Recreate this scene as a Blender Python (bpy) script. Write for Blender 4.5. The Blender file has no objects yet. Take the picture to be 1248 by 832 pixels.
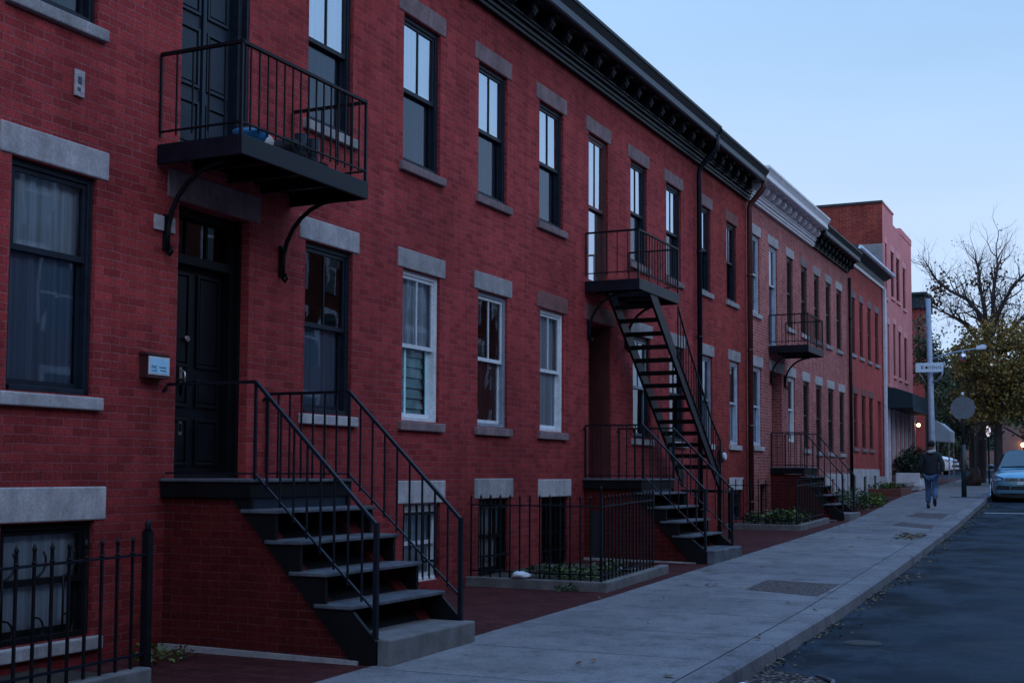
import bpy, math, random
from mathutils import Vector, Matrix
R = random.Random(7)
sc = bpy.context.scene
COL = sc.collection
rad = math.radians

# ------------------------------------------------------------------ ground profile (the street climbs gently)
KY = [-60, 9.5, 15, 20, 33, 45, 60, 100, 200, 500]
KZ = [-1.2, -.12, -.03, .09, .37, .75, 1.15, 2.2, 3.5, 4.0]
def interp(y, xs, zs):
    if y <= xs[0]: return zs[0]
    for i in range(len(xs) - 1):
        if y <= xs[i + 1]:
            return zs[i] + (zs[i + 1] - zs[i]) * (y - xs[i]) / (xs[i + 1] - xs[i])
    return zs[-1]
def zg(y): return interp(y, KY, KZ)
def smooth(y, xs, zs, w): return sum(interp(y + w * k / 4, xs, zs) for k in range(-4, 5)) / 9
def x_in(y): return smooth(y, [-20, 8, 25, 33.6, 45, 80], [2.5, 2.3, 2.18, 2.02, 1.25, 1.1], 5)
def x_joint(y): return smooth(y, [-20, 9.7, 15.7, 25.5, 32.5, 42, 70], [4.95, 4.88, 4.70, 4.40, 4.16, 3.87, 3.4], 6)
def x_curb(y): return smooth(y, [-20, 9.8, 14.9, 20.7, 28.9, 42, 47, 70], [5.12, 5.10, 5.07, 4.92, 4.60, 4.13, 3.97, 3.6], 6)

# ------------------------------------------------------------------ materials
MATS = {}
class NT:
    def __init__(s, name):
        s.m = bpy.data.materials.new(name); s.m.use_nodes = True
        s.t = s.m.node_tree; s.n = s.t.nodes; s.l = s.t.links
        s.b = s.n['Principled BSDF']; s.out = s.n['Material Output']
    def node(s, typ, **k):
        n = s.n.new(typ)
        for a, v in k.items():
            if a.startswith('i_'):
                n.inputs[a[2:].replace('_', ' ')].default_value = v
            else: setattr(n, a, v)
        return n
    def link(s, a, b): s.l.new(a, b)
    def pos(s):
        g = s.node('ShaderNodeNewGeometry'); return g.outputs['Position']
    def noise(s, scale, detail=4, rough=.6, vec=None, lac=2.0):
        n = s.node('ShaderNodeTexNoise'); n.inputs['Scale'].default_value = scale
        n.inputs['Detail'].default_value = detail; n.inputs['Roughness'].default_value = rough
        s.link(vec if vec is not None else s.pos(), n.inputs['Vector']); return n.outputs['Fac']
    def ramp(s, fac, stops):
        r = s.node('ShaderNodeValToRGB'); e = r.color_ramp.elements
        while len(e) > len(stops): e.remove(e[-1])
        while len(e) < len(stops): e.new(1)
        for k, (p, c) in enumerate(stops):
            e[k].position = p; e[k].color = (*c, 1) if len(c) == 3 else c
        s.link(fac, r.inputs['Fac']); return r.outputs['Color']
    def math(s, op, a, b=None, c=None):
        m = s.node('ShaderNodeMath', operation=op)
        for i, v in enumerate((a, b, c)):
            if v is None: continue
            if isinstance(v, (int, float)): m.inputs[i].default_value = v
            else: s.link(v, m.inputs[i])
        return m.outputs[0]
    def mix(s, fac, a, b, blend='MIX'):
        m = s.node('ShaderNodeMix', data_type='RGBA', blend_type=blend)
        for sock, v in ((m.inputs[0], fac), (m.inputs[6], a), (m.inputs[7], b)):
            if isinstance(v, (int, float)): sock.default_value = v
            elif isinstance(v, tuple): sock.default_value = (*v, 1) if len(v) == 3 else v
            else: s.link(v, sock)
        return m.outputs[2]
    def bump(s, h, strength=.3, dist=.01):
        b = s.node('ShaderNodeBump'); b.inputs['Strength'].default_value = strength
        b.inputs['Distance'].default_value = dist
        s.link(h, b.inputs['Height']); s.link(b.outputs['Normal'], s.b.inputs['Normal'])

def simple(name, col, rough=.6, var=.25, scale=6, bump=0, metallic=0, spec=.5, fine=0, drip=0):
    t = NT(name)
    n = t.noise(scale, 5)
    lo = tuple(c * (1 - var) for c in col); hi = tuple(min(1, c * (1 + var)) for c in col)
    c = t.ramp(n, [(.3, lo), (.7, hi)])
    if fine:
        n2 = t.noise(fine, 3, .7)
        c = t.mix(.5, c, t.ramp(n2, [(.3, (.55, .55, .55)), (.7, (1.3, 1.3, 1.3))]), 'MULTIPLY')
    if drip:
        mp = t.node('ShaderNodeMapping'); mp.inputs['Scale'].default_value = (3, 9, 1.1); t.link(t.pos(), mp.inputs[0])
        c = t.mix(drip, c, t.ramp(t.noise(1.0, 5, .65, mp.outputs[0]), [(.35, (.42, .40, .41)), (.6, (1.1, 1.1, 1.1))]), 'MULTIPLY')
    t.link(c, t.b.inputs['Base Color'])
    rr = t.node('ShaderNodeMapRange'); t.link(n, rr.inputs[0])
    rr.inputs[3].default_value = max(.05, rough - .1); rr.inputs[4].default_value = min(1, rough + .12)
    t.link(rr.outputs[0], t.b.inputs['Roughness'])
    t.b.inputs['Metallic'].default_value = metallic
    t.b.inputs['Specular IOR Level'].default_value = spec
    if bump: t.bump(t.noise(fine or scale * 8, 4), bump, .01)
    return t.m

def brick(name, c1, c2, mortar, w=.215, h=.0745, mort=.007, stain=.5, bumpy=.6, mortar_var=.75):
    t = NT(name)
    g = t.node('ShaderNodeNewGeometry')
    sp = t.node('ShaderNodeSeparateXYZ'); t.link(g.outputs['Position'], sp.inputs[0])
    sn = t.node('ShaderNodeSeparateXYZ'); t.link(g.outputs['Normal'], sn.inputs[0])
    isx = t.math('GREATER_THAN', t.math('ABSOLUTE', sn.outputs[0]), .6)
    isz = t.math('GREATER_THAN', t.math('ABSOLUTE', sn.outputs[2]), .6)
    mu = t.node('ShaderNodeMix', data_type='FLOAT'); t.link(isx, mu.inputs[0]); t.link(sp.outputs[0], mu.inputs[2]); t.link(sp.outputs[1], mu.inputs[3])
    mv = t.node('ShaderNodeMix', data_type='FLOAT'); t.link(isz, mv.inputs[0]); t.link(sp.outputs[2], mv.inputs[2]); t.link(sp.outputs[1], mv.inputs[3])
    # hand-laid irregularity
    wob = t.math('MULTIPLY', t.math('SUBTRACT', t.noise(1.3, 2), .5), .03)
    wob2 = t.math('MULTIPLY', t.math('SUBTRACT', t.noise(9, 2), .5), .012)
    v = t.math('ADD', t.math('ADD', mv.outputs[0], wob), wob2)
    u = t.math('ADD', mu.outputs[0], t.math('MULTIPLY', t.math('SUBTRACT', t.noise(5, 2), .5), .03))
    cb = t.node('ShaderNodeCombineXYZ'); t.link(u, cb.inputs[0]); t.link(v, cb.inputs[1])
    b = t.node('ShaderNodeTexBrick', offset=.5, offset_frequency=2, squash=1.0)
    t.link(cb.outputs[0], b.inputs['Vector'])
    b.inputs['Color1'].default_value = (*c1, 1); b.inputs['Color2'].default_value = (*c2, 1); b.inputs['Mortar'].default_value = (*mortar, 1)
    b.inputs['Scale'].default_value = 1; b.inputs['Mortar Size'].default_value = mort; b.inputs['Mortar Smooth'].default_value = .35
    b.inputs['Bias'].default_value = -.1; b.inputs['Brick Width'].default_value = w; b.inputs['Row Height'].default_value = h
    # mortar partly painted over / washed out
    brickonly = t.mix(t.noise(3.1, 3), c1, c2)
    fade = t.ramp(t.noise(2.2, 7, .8), [(.36, (0, 0, 0)), (.58, (1, 1, 1))])
    c = t.mix(t.math('MULTIPLY', fade, mortar_var), b.outputs['Color'], t.mix(b.outputs['Fac'], b.outputs['Color'], brickonly))
    big = t.ramp(t.noise(.45, 5, .65), [(.25, (1 - stain,) * 3), (.6, (1, 1, 1)), (.8, (1 + stain * .35, 1 + stain * .3, 1 + stain * .3))])
    c = t.mix(1.0, c, big, 'MULTIPLY')
    fine = t.ramp(t.noise(38, 4, .7), [(.3, (.62, .62, .64)), (.7, (1.32, 1.3, 1.3))])
    c = t.mix(.9, c, fine, 'MULTIPLY')
    # vertical rain streaks
    mp = t.node('ShaderNodeMapping'); mp.inputs['Scale'].default_value = (6, 6, .35); t.link(g.outputs['Position'], mp.inputs[0])
    st = t.ramp(t.noise(1, 4, .6, mp.outputs[0]), [(.35, (.84, .83, .84)), (.6, (1.04, 1.04, 1.04))])
    c = t.mix(1.0, c, st, 'MULTIPLY')
    # pale efflorescence specks
    sp2 = t.ramp(t.noise(2.3, 6, .75), [(.70, (0, 0, 0)), (.80, (.35, .35, .35))])
    c = t.mix(sp2, c, (.28, .17, .19))
    # weathering plus painted shade: brick darkens towards the foot of the wall
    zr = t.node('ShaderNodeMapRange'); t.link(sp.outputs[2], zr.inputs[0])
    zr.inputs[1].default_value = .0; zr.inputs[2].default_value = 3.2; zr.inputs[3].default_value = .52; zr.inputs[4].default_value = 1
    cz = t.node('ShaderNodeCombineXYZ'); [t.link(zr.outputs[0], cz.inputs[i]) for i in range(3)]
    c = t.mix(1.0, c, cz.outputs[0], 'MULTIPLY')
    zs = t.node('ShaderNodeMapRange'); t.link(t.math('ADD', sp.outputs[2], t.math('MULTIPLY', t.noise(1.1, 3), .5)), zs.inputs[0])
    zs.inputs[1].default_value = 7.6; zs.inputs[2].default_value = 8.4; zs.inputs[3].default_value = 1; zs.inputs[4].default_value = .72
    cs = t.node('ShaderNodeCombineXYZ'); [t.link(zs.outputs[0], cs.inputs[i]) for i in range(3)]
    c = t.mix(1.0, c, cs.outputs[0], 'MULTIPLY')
    # odd replaced bricks and sooty patches
    odd = t.ramp(t.noise(.8, 7, .8), [(.60, (0, 0, 0)), (.66, (.55, .55, .55))])
    c = t.mix(odd, c, t.mix(1, c, (.62, .60, .68), 'MULTIPLY'))
    t.link(c, t.b.inputs['Base Color']); t.b.inputs['Roughness'].default_value = .78
    t.b.inputs['Specular IOR Level'].default_value = .08
    hgt = t.math('ADD', t.math('MULTIPLY', b.outputs['Fac'], -1.0), t.math('MULTIPLY', t.noise(45, 4), .7))
    t.bump(hgt, bumpy, .008)
    return t.m

def glass(name, base_fac, tint=(.90, .95, .98), wav=.004):
    t = NT(name)
    t.n.remove(t.b)
    tr = t.node('ShaderNodeBsdfTransparent'); tr.inputs[0].default_value = (*tint, 1)
    gl = t.node('ShaderNodeBsdfGlossy'); gl.inputs['Roughness'].default_value = .015; gl.inputs[0].default_value = (.78, .87, .98, 1)
    bp = t.node('ShaderNodeBump'); bp.inputs['Strength'].default_value = .25; bp.inputs['Distance'].default_value = wav
    t.link(t.noise(1.6, 2), bp.inputs['Height']); t.link(bp.outputs[0], gl.inputs['Normal'])
    fr = t.node('ShaderNodeFresnel'); fr.inputs['IOR'].default_value = 1.5
    fac = t.math('MINIMUM', t.math('ADD', fr.outputs[0], base_fac), 1.0)
    mx = t.node('ShaderNodeMixShader'); t.link(fac, mx.inputs[0]); t.link(tr.outputs[0], mx.inputs[1]); t.link(gl.outputs[0], mx.inputs[2])
    t.link(mx.outputs[0], t.out.inputs[0]); return t.m

def curtain_mat(name, c, fold=26, contrast=.5):
    t = NT(name)
    mp = t.node('ShaderNodeMapping'); mp.inputs['Scale'].default_value = (0, fold * .55, .12); t.link(t.pos(), mp.inputs[0])
    f1 = t.noise(1.0, 3, .55, mp.outputs[0])
    mp2 = t.node('ShaderNodeMapping'); mp2.inputs['Scale'].default_value = (0, fold * 1.9, .05); t.link(t.pos(), mp2.inputs[0])
    f = t.math('ADD', t.math('MULTIPLY', f1, .65), t.math('MULTIPLY', t.noise(1.0, 1, .5, mp2.outputs[0]), .35))
    t.link(t.ramp(f, [(.36, tuple(x * (1 - contrast) for x in c)), (.62, c)]), t.b.inputs['Base Color']); t.b.inputs['Roughness'].default_value = .9
    return t.m

def emis(name, c, s):
    t = NT(name); t.b.inputs['Base Color'].default_value = (*c, 1)
    t.b.inputs['Emission Color'].default_value = (*c, 1); t.b.inputs['Emission Strength'].default_value = s
    return t.m

M = {}
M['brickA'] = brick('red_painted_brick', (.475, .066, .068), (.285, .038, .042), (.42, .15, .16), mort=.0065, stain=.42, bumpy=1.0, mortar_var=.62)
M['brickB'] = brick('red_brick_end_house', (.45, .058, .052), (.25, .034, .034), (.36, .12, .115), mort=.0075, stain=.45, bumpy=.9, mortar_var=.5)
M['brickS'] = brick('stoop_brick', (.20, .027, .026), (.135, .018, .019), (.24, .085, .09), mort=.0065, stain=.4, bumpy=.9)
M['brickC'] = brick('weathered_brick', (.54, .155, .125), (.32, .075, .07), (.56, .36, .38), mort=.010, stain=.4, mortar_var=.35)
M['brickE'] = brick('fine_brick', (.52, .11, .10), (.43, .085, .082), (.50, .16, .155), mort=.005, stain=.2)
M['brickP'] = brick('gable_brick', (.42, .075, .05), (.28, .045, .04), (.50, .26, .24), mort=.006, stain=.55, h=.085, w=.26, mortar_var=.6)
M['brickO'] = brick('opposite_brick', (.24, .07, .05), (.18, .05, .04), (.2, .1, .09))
M['pink'] = simple('pink_painted_wall', (.66, .215, .225), .85, .16, 1.2, .15, fine=14)
M['pinktrim'] = simple('pink_trim', (.70, .30, .31), .8, .15, 3, .1)
M['grey_render'] = simple('grey_render', (.22, .21, .23), .9, .2, 2, .2, fine=18)
M['stone'] = simple('grey_lintel_stone', (.325, .305, .315), .85, .28, 3.2, .3, fine=42, drip=.3, spec=.15)
M['stone2'] = simple('light_lintel_stone', (.43, .405, .42), .85, .22, 4, .3, fine=42, drip=.3, spec=.15)
M['brownstone'] = simple('brownstone', (.235, .165, .175), .88, .3, 3.5, .35, fine=36, drip=.3, spec=.15)
M['brownstone2'] = simple('painted_over_lintel', (.19, .075, .07), .88, .3, 4, .3, fine=36)
M['slate'] = simple('slate_tread', (.088, .095, .115), .65, .45, 5, .25, fine=30, spec=.25)
M['stepstone'] = simple('granite_step', (.128, .122, .125), .85, .35, 5, .35, fine=60)
M['iron'] = simple('black_iron', (.0045, .005, .008), .5, .5, 9, .15, spec=.22, fine=40)
M['ironb'] = simple('blue_black_iron', (.004, .0065, .014), .45, .4, 9, .12, spec=.25, fine=40)
M['blackpaint'] = simple('black_paint', (.0038, .0042, .006), .55, .35, 6, .12, spec=.18, fine=30)
M['door'] = simple('black_green_door', (.003, .0048, .008), .38, .3, 5, .08, spec=.25, fine=30)
M['door_blue'] = simple('blue_black_door', (.010, .021, .038), .42, .3, 5, .08, spec=.3, fine=30)
M['door_red'] = simple('oxblood_door', (.055, .012, .011), .4, .35, 5, .1, fine=30)
M['navy'] = simple('navy_window_paint', (.010, .016, .028), .5, .3, 8, .1, fine=40, spec=.25)
M['white'] = simple('white_window_paint', (.66, .68, .72), .5, .12, 6, .06, fine=40)
M['bluegrey'] = simple('blue_grey_window_paint', (.22, .26, .32), .5, .2, 6, .06, fine=40)
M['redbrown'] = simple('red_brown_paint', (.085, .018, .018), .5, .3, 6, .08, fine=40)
M['paleblue'] = simple('pale_blue_window_paint', (.40, .46, .55), .5, .2, 6, .06, fine=40)
M['darkframe'] = simple('dark_window_paint', (.022, .018, .022), .5, .3, 6, .06, fine=40)
M['corn'] = simple('black_cornice_paint', (.006, .0085, .014), .5, .5, 10, .25, spec=.3, fine=45)
M['cornlight'] = simple('blue_grey_fascia', (.034, .048, .072), .5, .45, 5, .15, fine=45)
M['cornw'] = simple('white_cornice_paint', (.80, .78, .82), .6, .15, 6, .25, fine=45)
M['cornw_d'] = simple('white_cornice_weathered', (.66, .62, .66), .7, .25, 6, .3, fine=45)
M['slatefascia'] = simple('slate_blue_fascia', (.028, .042, .058), .5, .4, 5, .1, fine=40)
M['tar'] = simple('tar_roof', (.04, .04, .045), .9, .3, 2, .3, fine=30)
M['zinc'] = simple('pale_zinc', (.62, .70, .82), .38, .15, 5, .05, metallic=.2)
M['glassU'] = glass('sky_glass', .50, wav=.008)
M['glassM'] = glass('window_glass', .03)
M['glassL'] = glass('screened_glass', .02, (.48, .55, .63))
M['glassD'] = glass('dark_glass', .06, (.3, .32, .36))
M['curt'] = curtain_mat('pale_curtain', (.74, .86, .92), contrast=.42)
M['curt_d'] = curtain_mat('dim_curtain', (.26, .33, .40))
M['curt_w'] = curtain_mat('white_shade', (.75, .78, .8), 3, .15)
M['curt_r'] = curtain_mat('brown_red_curtain', (.14, .05, .05), 8)
M['shutter'] = simple('pale_teal_shutter', (.50, .82, .84), .6, .15, 6)
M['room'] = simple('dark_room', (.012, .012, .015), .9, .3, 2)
M['brass'] = simple('worn_metal', (.45, .42, .40), .3, .3, 20, .05, metallic=1)
M['soil'] = simple('soil', (.028, .020, .016), .95, .5, 12, .8, fine=60)
M['gold'] = simple('leaf_litter', (.10, .062, .026), .8, .8, 5)

def leaf_mat(name, cols, rough=.6):
    t = NT(name)
    oi = t.noise(1.4, 3); n2 = t.noise(14, 2)
    f = t.math('ADD', t.math('MULTIPLY', oi, .6), t.math('MULTIPLY', n2, .4))
    k = len(cols)
    t.link(t.ramp(f, [(.30 + .42 * i / max(1, k - 1), c) for i, c in enumerate(cols)]), t.b.inputs['Base Color'])
    t.b.inputs['Roughness'].default_value = rough
    return t.m
M['leafO'] = leaf_mat('autumn_olive_leaf', [(.03, .034, .011), (.12, .10, .018), (.27, .155, .026), (.34, .105, .03)])
M['leafB'] = leaf_mat('withered_leaf', [(.045, .022, .012), (.085, .045, .02), (.12, .075, .02)])
M['leafG'] = leaf_mat('dark_green_leaf', [(.014, .028, .011), (.035, .06, .018), (.07, .10, .026)])
M['leafY'] = leaf_mat('yellow_green_leaf', [(.025, .05, .010), (.08, .13, .02), (.22, .24, .04)])
M['leafE'] = leaf_mat('evergreen_leaf', [(.006, .012, .006), (.014, .026, .010), (.022, .036, .014)])
M['bark'] = simple('bark', (.045, .034, .034), .9, .4, 5, .6, fine=22)

def concrete(name, base, slab=1.55, joint=True):
    t = NT(name)
    p = t.pos()
    big = t.ramp(t.noise(.5, 5, .65), [(.3, tuple(c * .78 for c in base)), (.7, tuple(c * 1.16 for c in base))])
    fine = t.ramp(t.noise(30, 6, .9), [(.30, (.40, .40, .42)), (.5, (1, 1, 1)), (.70, (1.6, 1.56, 1.52))])
    c = t.mix(.75, big, fine, 'MULTIPLY')
    spots = t.ramp(t.noise(2.2, 7, .75), [(.38, (1.2, 1.2, 1.2)), (.52, (1, 1, 1)), (.66, (.52, .51, .52))])
    c = t.mix(.8, c, spots, 'MULTIPLY')
    # dark chewing gum spots
    vo = t.node('ShaderNodeTexVoronoi'); vo.inputs['Scale'].default_value = 1.7; t.link(p, vo.inputs['Vector'])
    c = t.mix(1, c, t.ramp(vo.outputs['Distance'], [(.035, (.5, .5, .5)), (.06, (1, 1, 1))]), 'MULTIPLY')
    h = t.noise(70, 4, .7)
    if joint:
        sp = t.node('ShaderNodeSeparateXYZ'); t.link(p, sp.inputs[0])
        yy = t.math('ADD', sp.outputs[1], t.math('MULTIPLY', t.math('SUBTRACT', t.noise(2, 2), .5), .03))
        m = t.math('ABSOLUTE', t.math('SUBTRACT', t.math('FRACT', t.math('DIVIDE', yy, slab)), .5))
        j = t.math('GREATER_THAN', m, .5 - .010 / slab)
        c = t.mix(j, c, tuple(x * .25 for x in base))
        slabid = t.math('FLOOR', t.math('ADD', t.math('DIVIDE', yy, slab), .0))
        wn = t.node('ShaderNodeTexWhiteNoise', noise_dimensions='1D'); t.link(slabid, wn.inputs['W'])
        c = t.mix(1, c, t.ramp(wn.outputs['Value'], [(0, (.88, .88, .90)), (1, (1.08, 1.07, 1.05))]), 'MULTIPLY')
        h = t.math('SUBTRACT', h, t.math('MULTIPLY', j, 2))
    # hairline cracks
    wv = t.node('ShaderNodeTexVoronoi', feature='DISTANCE_TO_EDGE'); wv.inputs['Scale'].default_value = .55
    n3 = t.node('ShaderNodeTexNoise'); n3.inputs['Scale'].default_value = 3; t.link(p, n3.inputs['Vector'])
    add = t.node('ShaderNodeVectorMath', operation='ADD'); t.link(p, add.inputs[0]); t.link(n3.outputs['Color'], add.inputs[1]); t.link(add.outputs[0], wv.inputs['Vector'])
    ck = t.ramp(wv.outputs['Distance'], [(.0, (.55, .55, .55)), (.006, (1, 1, 1))])
    c = t.mix(t.ramp(t.noise(.3, 2), [(.5, (0, 0, 0)), (.6, (.8, .8, .8))]), c, t.mix(1, c, ck, 'MULTIPLY'))
    t.link(c, t.b.inputs['Base Color']); t.b.inputs['Roughness'].default_value = .85; t.b.inputs['Specular IOR Level'].default_value = .12
    t.bump(h, .35, .004); return t.m
M['sidewalk'] = concrete('sidewalk_concrete', (.168, .163, .176))
M['kerb'] = concrete('kerb_concrete', (.168, .162, .176), slab=2.4)

def asphalt():
    t = NT('asphalt'); p = t.pos()
    c = t.ramp(t.noise(.35, 5, .6), [(.3, (.016, .025, .038)), (.7, (.025, .037, .054))])
    fine = t.ramp(t.noise(26, 6, .95), [(.30, (.30, .30, .32)), (.5, (1, 1, 1)), (.70, (2.4, 2.3, 2.2))])
    c = t.mix(.85, c, fine, 'MULTIPLY')
    mp = t.node('ShaderNodeMapping'); mp.inputs['Scale'].default_value = (.75, .55, 1); t.link(p, mp.inputs[0])
    sp = t.node('ShaderNodeSeparateXYZ'); t.link(p, sp.inputs[0])
    near = t.node('ShaderNodeMapRange'); t.link(sp.outputs[0], near.inputs[0]); near.inputs[1].default_value = 5.4; near.inputs[2].default_value = 7.2
    near.inputs[3].default_value = 1; near.inputs[4].default_value = 0
    st = t.ramp(t.noise(1.3, 6, .7, mp.outputs[0]), [(.44, (1.1, 1.1, 1.1)), (.55, (.36, .37, .40))])
    c = t.mix(near.outputs[0], c, t.mix(1, c, st, 'MULTIPLY'))
    st2 = t.ramp(t.noise(.6, 6, .75), [(.35, (.68, .7, .72)), (.6, (1.1, 1.1, 1.1))])
    c = t.mix(.8, c, st2, 'MULTIPLY')
    t.link(c, t.b.inputs['Base Color'])
    t.b.inputs['Specular IOR Level'].default_value = .05
    rr = t.ramp(t.noise(1.2, 4), [(.3, (.55,) * 3), (.7, (.8,) * 3)]); t.link(rr, t.b.inputs['Roughness'])
    t.bump(t.noise(130, 4, .8), .4, .006); return t.m
M['asphalt'] = asphalt()
M['paver'] = brick('brick_paving', (.17, .047, .048), (.10, .03, .033), (.075, .035, .04), w=.21, h=.105, mort=.006, stain=.4, mortar_var=.2)
M['ground'] = simple('distant_ground', (.06, .06, .06), .9, .3, .4, .1, fine=8)
M['grate'] = None
def grate_mat():
    t = NT('rusty_mesh_grate'); p = t.pos()
    vo = t.node('ShaderNodeTexVoronoi'); vo.inputs['Scale'].default_value = 26; t.link(p, vo.inputs['Vector'])
    t.link(t.ramp(vo.outputs['Distance'], [(.2, (.16, .095, .088)), (.55, (.022, .015, .016))]), t.b.inputs['Base Color'])
    t.b.inputs['Roughness'].default_value = .75; t.bump(t.math('MULTIPLY', vo.outputs['Distance'], -1.0), .8, .02); return t.m
M['grate'] = grate_mat()
def pebbles():
    t = NT('pebbled_patch'); vo = t.node('ShaderNodeTexVoronoi'); vo.inputs['Scale'].default_value = 22; t.link(t.pos(), vo.inputs['Vector'])
    sepc = t.node('ShaderNodeSeparateColor'); t.link(vo.outputs['Color'], sepc.inputs[0])
    c = t.mix(1, t.ramp(vo.outputs['Distance'], [(.25, (1, 1, 1)), (.6, (.18, .17, .17))]), t.ramp(sepc.outputs[0], [(0, (.045, .04, .042)), (.5, (.13, .105, .105)), (1, (.30, .25, .25))]), 'MULTIPLY')
    t.link(c, t.b.inputs['Base Color']); t.b.inputs['Roughness'].default_value = .9; t.b.inputs['Specular IOR Level'].default_value = .1
    t.bump(t.math('MULTIPLY', vo.outputs['Distance'], -1.0), 1, .02); return t.m
M['gravel'] = pebbles()
M['line'] = simple('worn_road_paint', (.30, .30, .31), .8, .5, 5, .2, fine=50)
M['jacket'] = simple('dark_jacket', (.010, .014, .022), .9, .3, 8, .2, fine=30)
M['jeans'] = simple('blue_jeans', (.05, .10, .20), .85, .4, 6, .2, fine=50)
M['shoe'] = simple('black_shoe', (.010, .009, .009), .5, .3, 9)
M['skin'] = simple('skin', (.17, .09, .07), .6, .1, 6)
M['cap'] = simple('black_cap', (.006, .006, .008), .9, .3, 9)
M['scarf'] = simple('grey_hood', (.38, .38, .40), .9, .2, 9)
M['carblue'] = simple('metallic_blue_paint', (.105, .26, .36), .25, .08, 3, 0, metallic=.55)
M['carblue'].node_tree.nodes['Principled BSDF'].inputs['Coat Weight'].default_value = .6
M['carwhite'] = simple('white_car_paint', (.75, .72, .76), .3, .06, 3)
M['cardark'] = simple('car_black_trim', (.008, .009, .011), .5, .3, 6)
M['carglass'] = simple('car_window', (.012, .028, .042), .06, .1, 3, spec=.8)
M['chrome'] = simple('chrome', (.6, .62, .66), .15, .1, 9, metallic=1)
M['lens'] = simple('headlamp_lens', (.25, .27, .30), .12, .3, 30, metallic=.6)
M['amber'] = simple('amber_lens', (.35, .07, .03), .25, .2, 20)
M['plate'] = simple('number_plate', (.62, .66, .72), .5, .1, 9)
M['rubber'] = simple('tyre_rubber', (.008, .008, .009), .85, .3, 9)
M['polegrey'] = simple('galvanised_pole', (.27, .30, .37), .55, .2, 6, .05, metallic=.3, fine=30)
M['postgreen'] = simple('dark_green_post', (.010, .020, .026), .5, .3, 6, .05)
M['signback'] = simple('aluminium_sign_back', (.15, .165, .19), .6, .15, 6, metallic=.4)
M['signwhite'] = simple('white_sign_face', (.62, .74, .86), .45, .06, 3)
M['signblack'] = simple('sign_lettering', (.01, .012, .016), .6, .1, 5)
M['awning'] = simple('dark_green_awning', (.006, .022, .034), .8, .25, 3, .1)
M['awning_side'] = simple('awning_side', (.018, .034, .046), .8, .25, 3, .1)
M['canopy'] = simple('white_canopy', (.62, .68, .75), .8, .08, 3)
M['bluebowl'] = simple('blue_plastic', (.03, .19, .42), .4, .1, 6)
M['cloth'] = simple('pale_cloth', (.45, .40, .40), .9, .2, 12, .2)
M['darkcloth'] = simple('dark_cloth', (.012, .012, .016), .95, .3, 12, .3)
M['mailred'] = simple('maroon_box', (.055, .012, .014), .5, .25, 8)
M['mailplate'] = simple('pale_blue_plate', (.36, .66, .88), .45, .06, 12)
M['grime'] = simple('pale_plaster_patch', (.42, .36, .38), .9, .3, 14, .4, fine=50)
M['found'] = simple('whitewashed_foundation', (.42, .40, .42), .9, .25, 2, .3, fine=26)
M['terracotta'] = simple('brown_red_box', (.13, .035, .028), .8, .3, 5, .2)
M['whiteblock'] = simple('white_painted_masonry', (.58, .58, .62), .8, .18, 3, .2)
M['farwall'] = simple('far_brown_wall', (.17, .095, .09), .9, .25, 1, .1)
M['bag'] = simple('dark_brown_bag', (.035, .016, .014), .7, .4, 5, .3)
M['lamp'] = emis('warm_lamp', (1.0, .55, .26), 14)
M['lampw'] = emis('pale_lamp', (.95, .85, 1.0), .75)
M['shopglow'] = emis('shop_glow', (1.0, .62, .72), .8)

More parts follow.
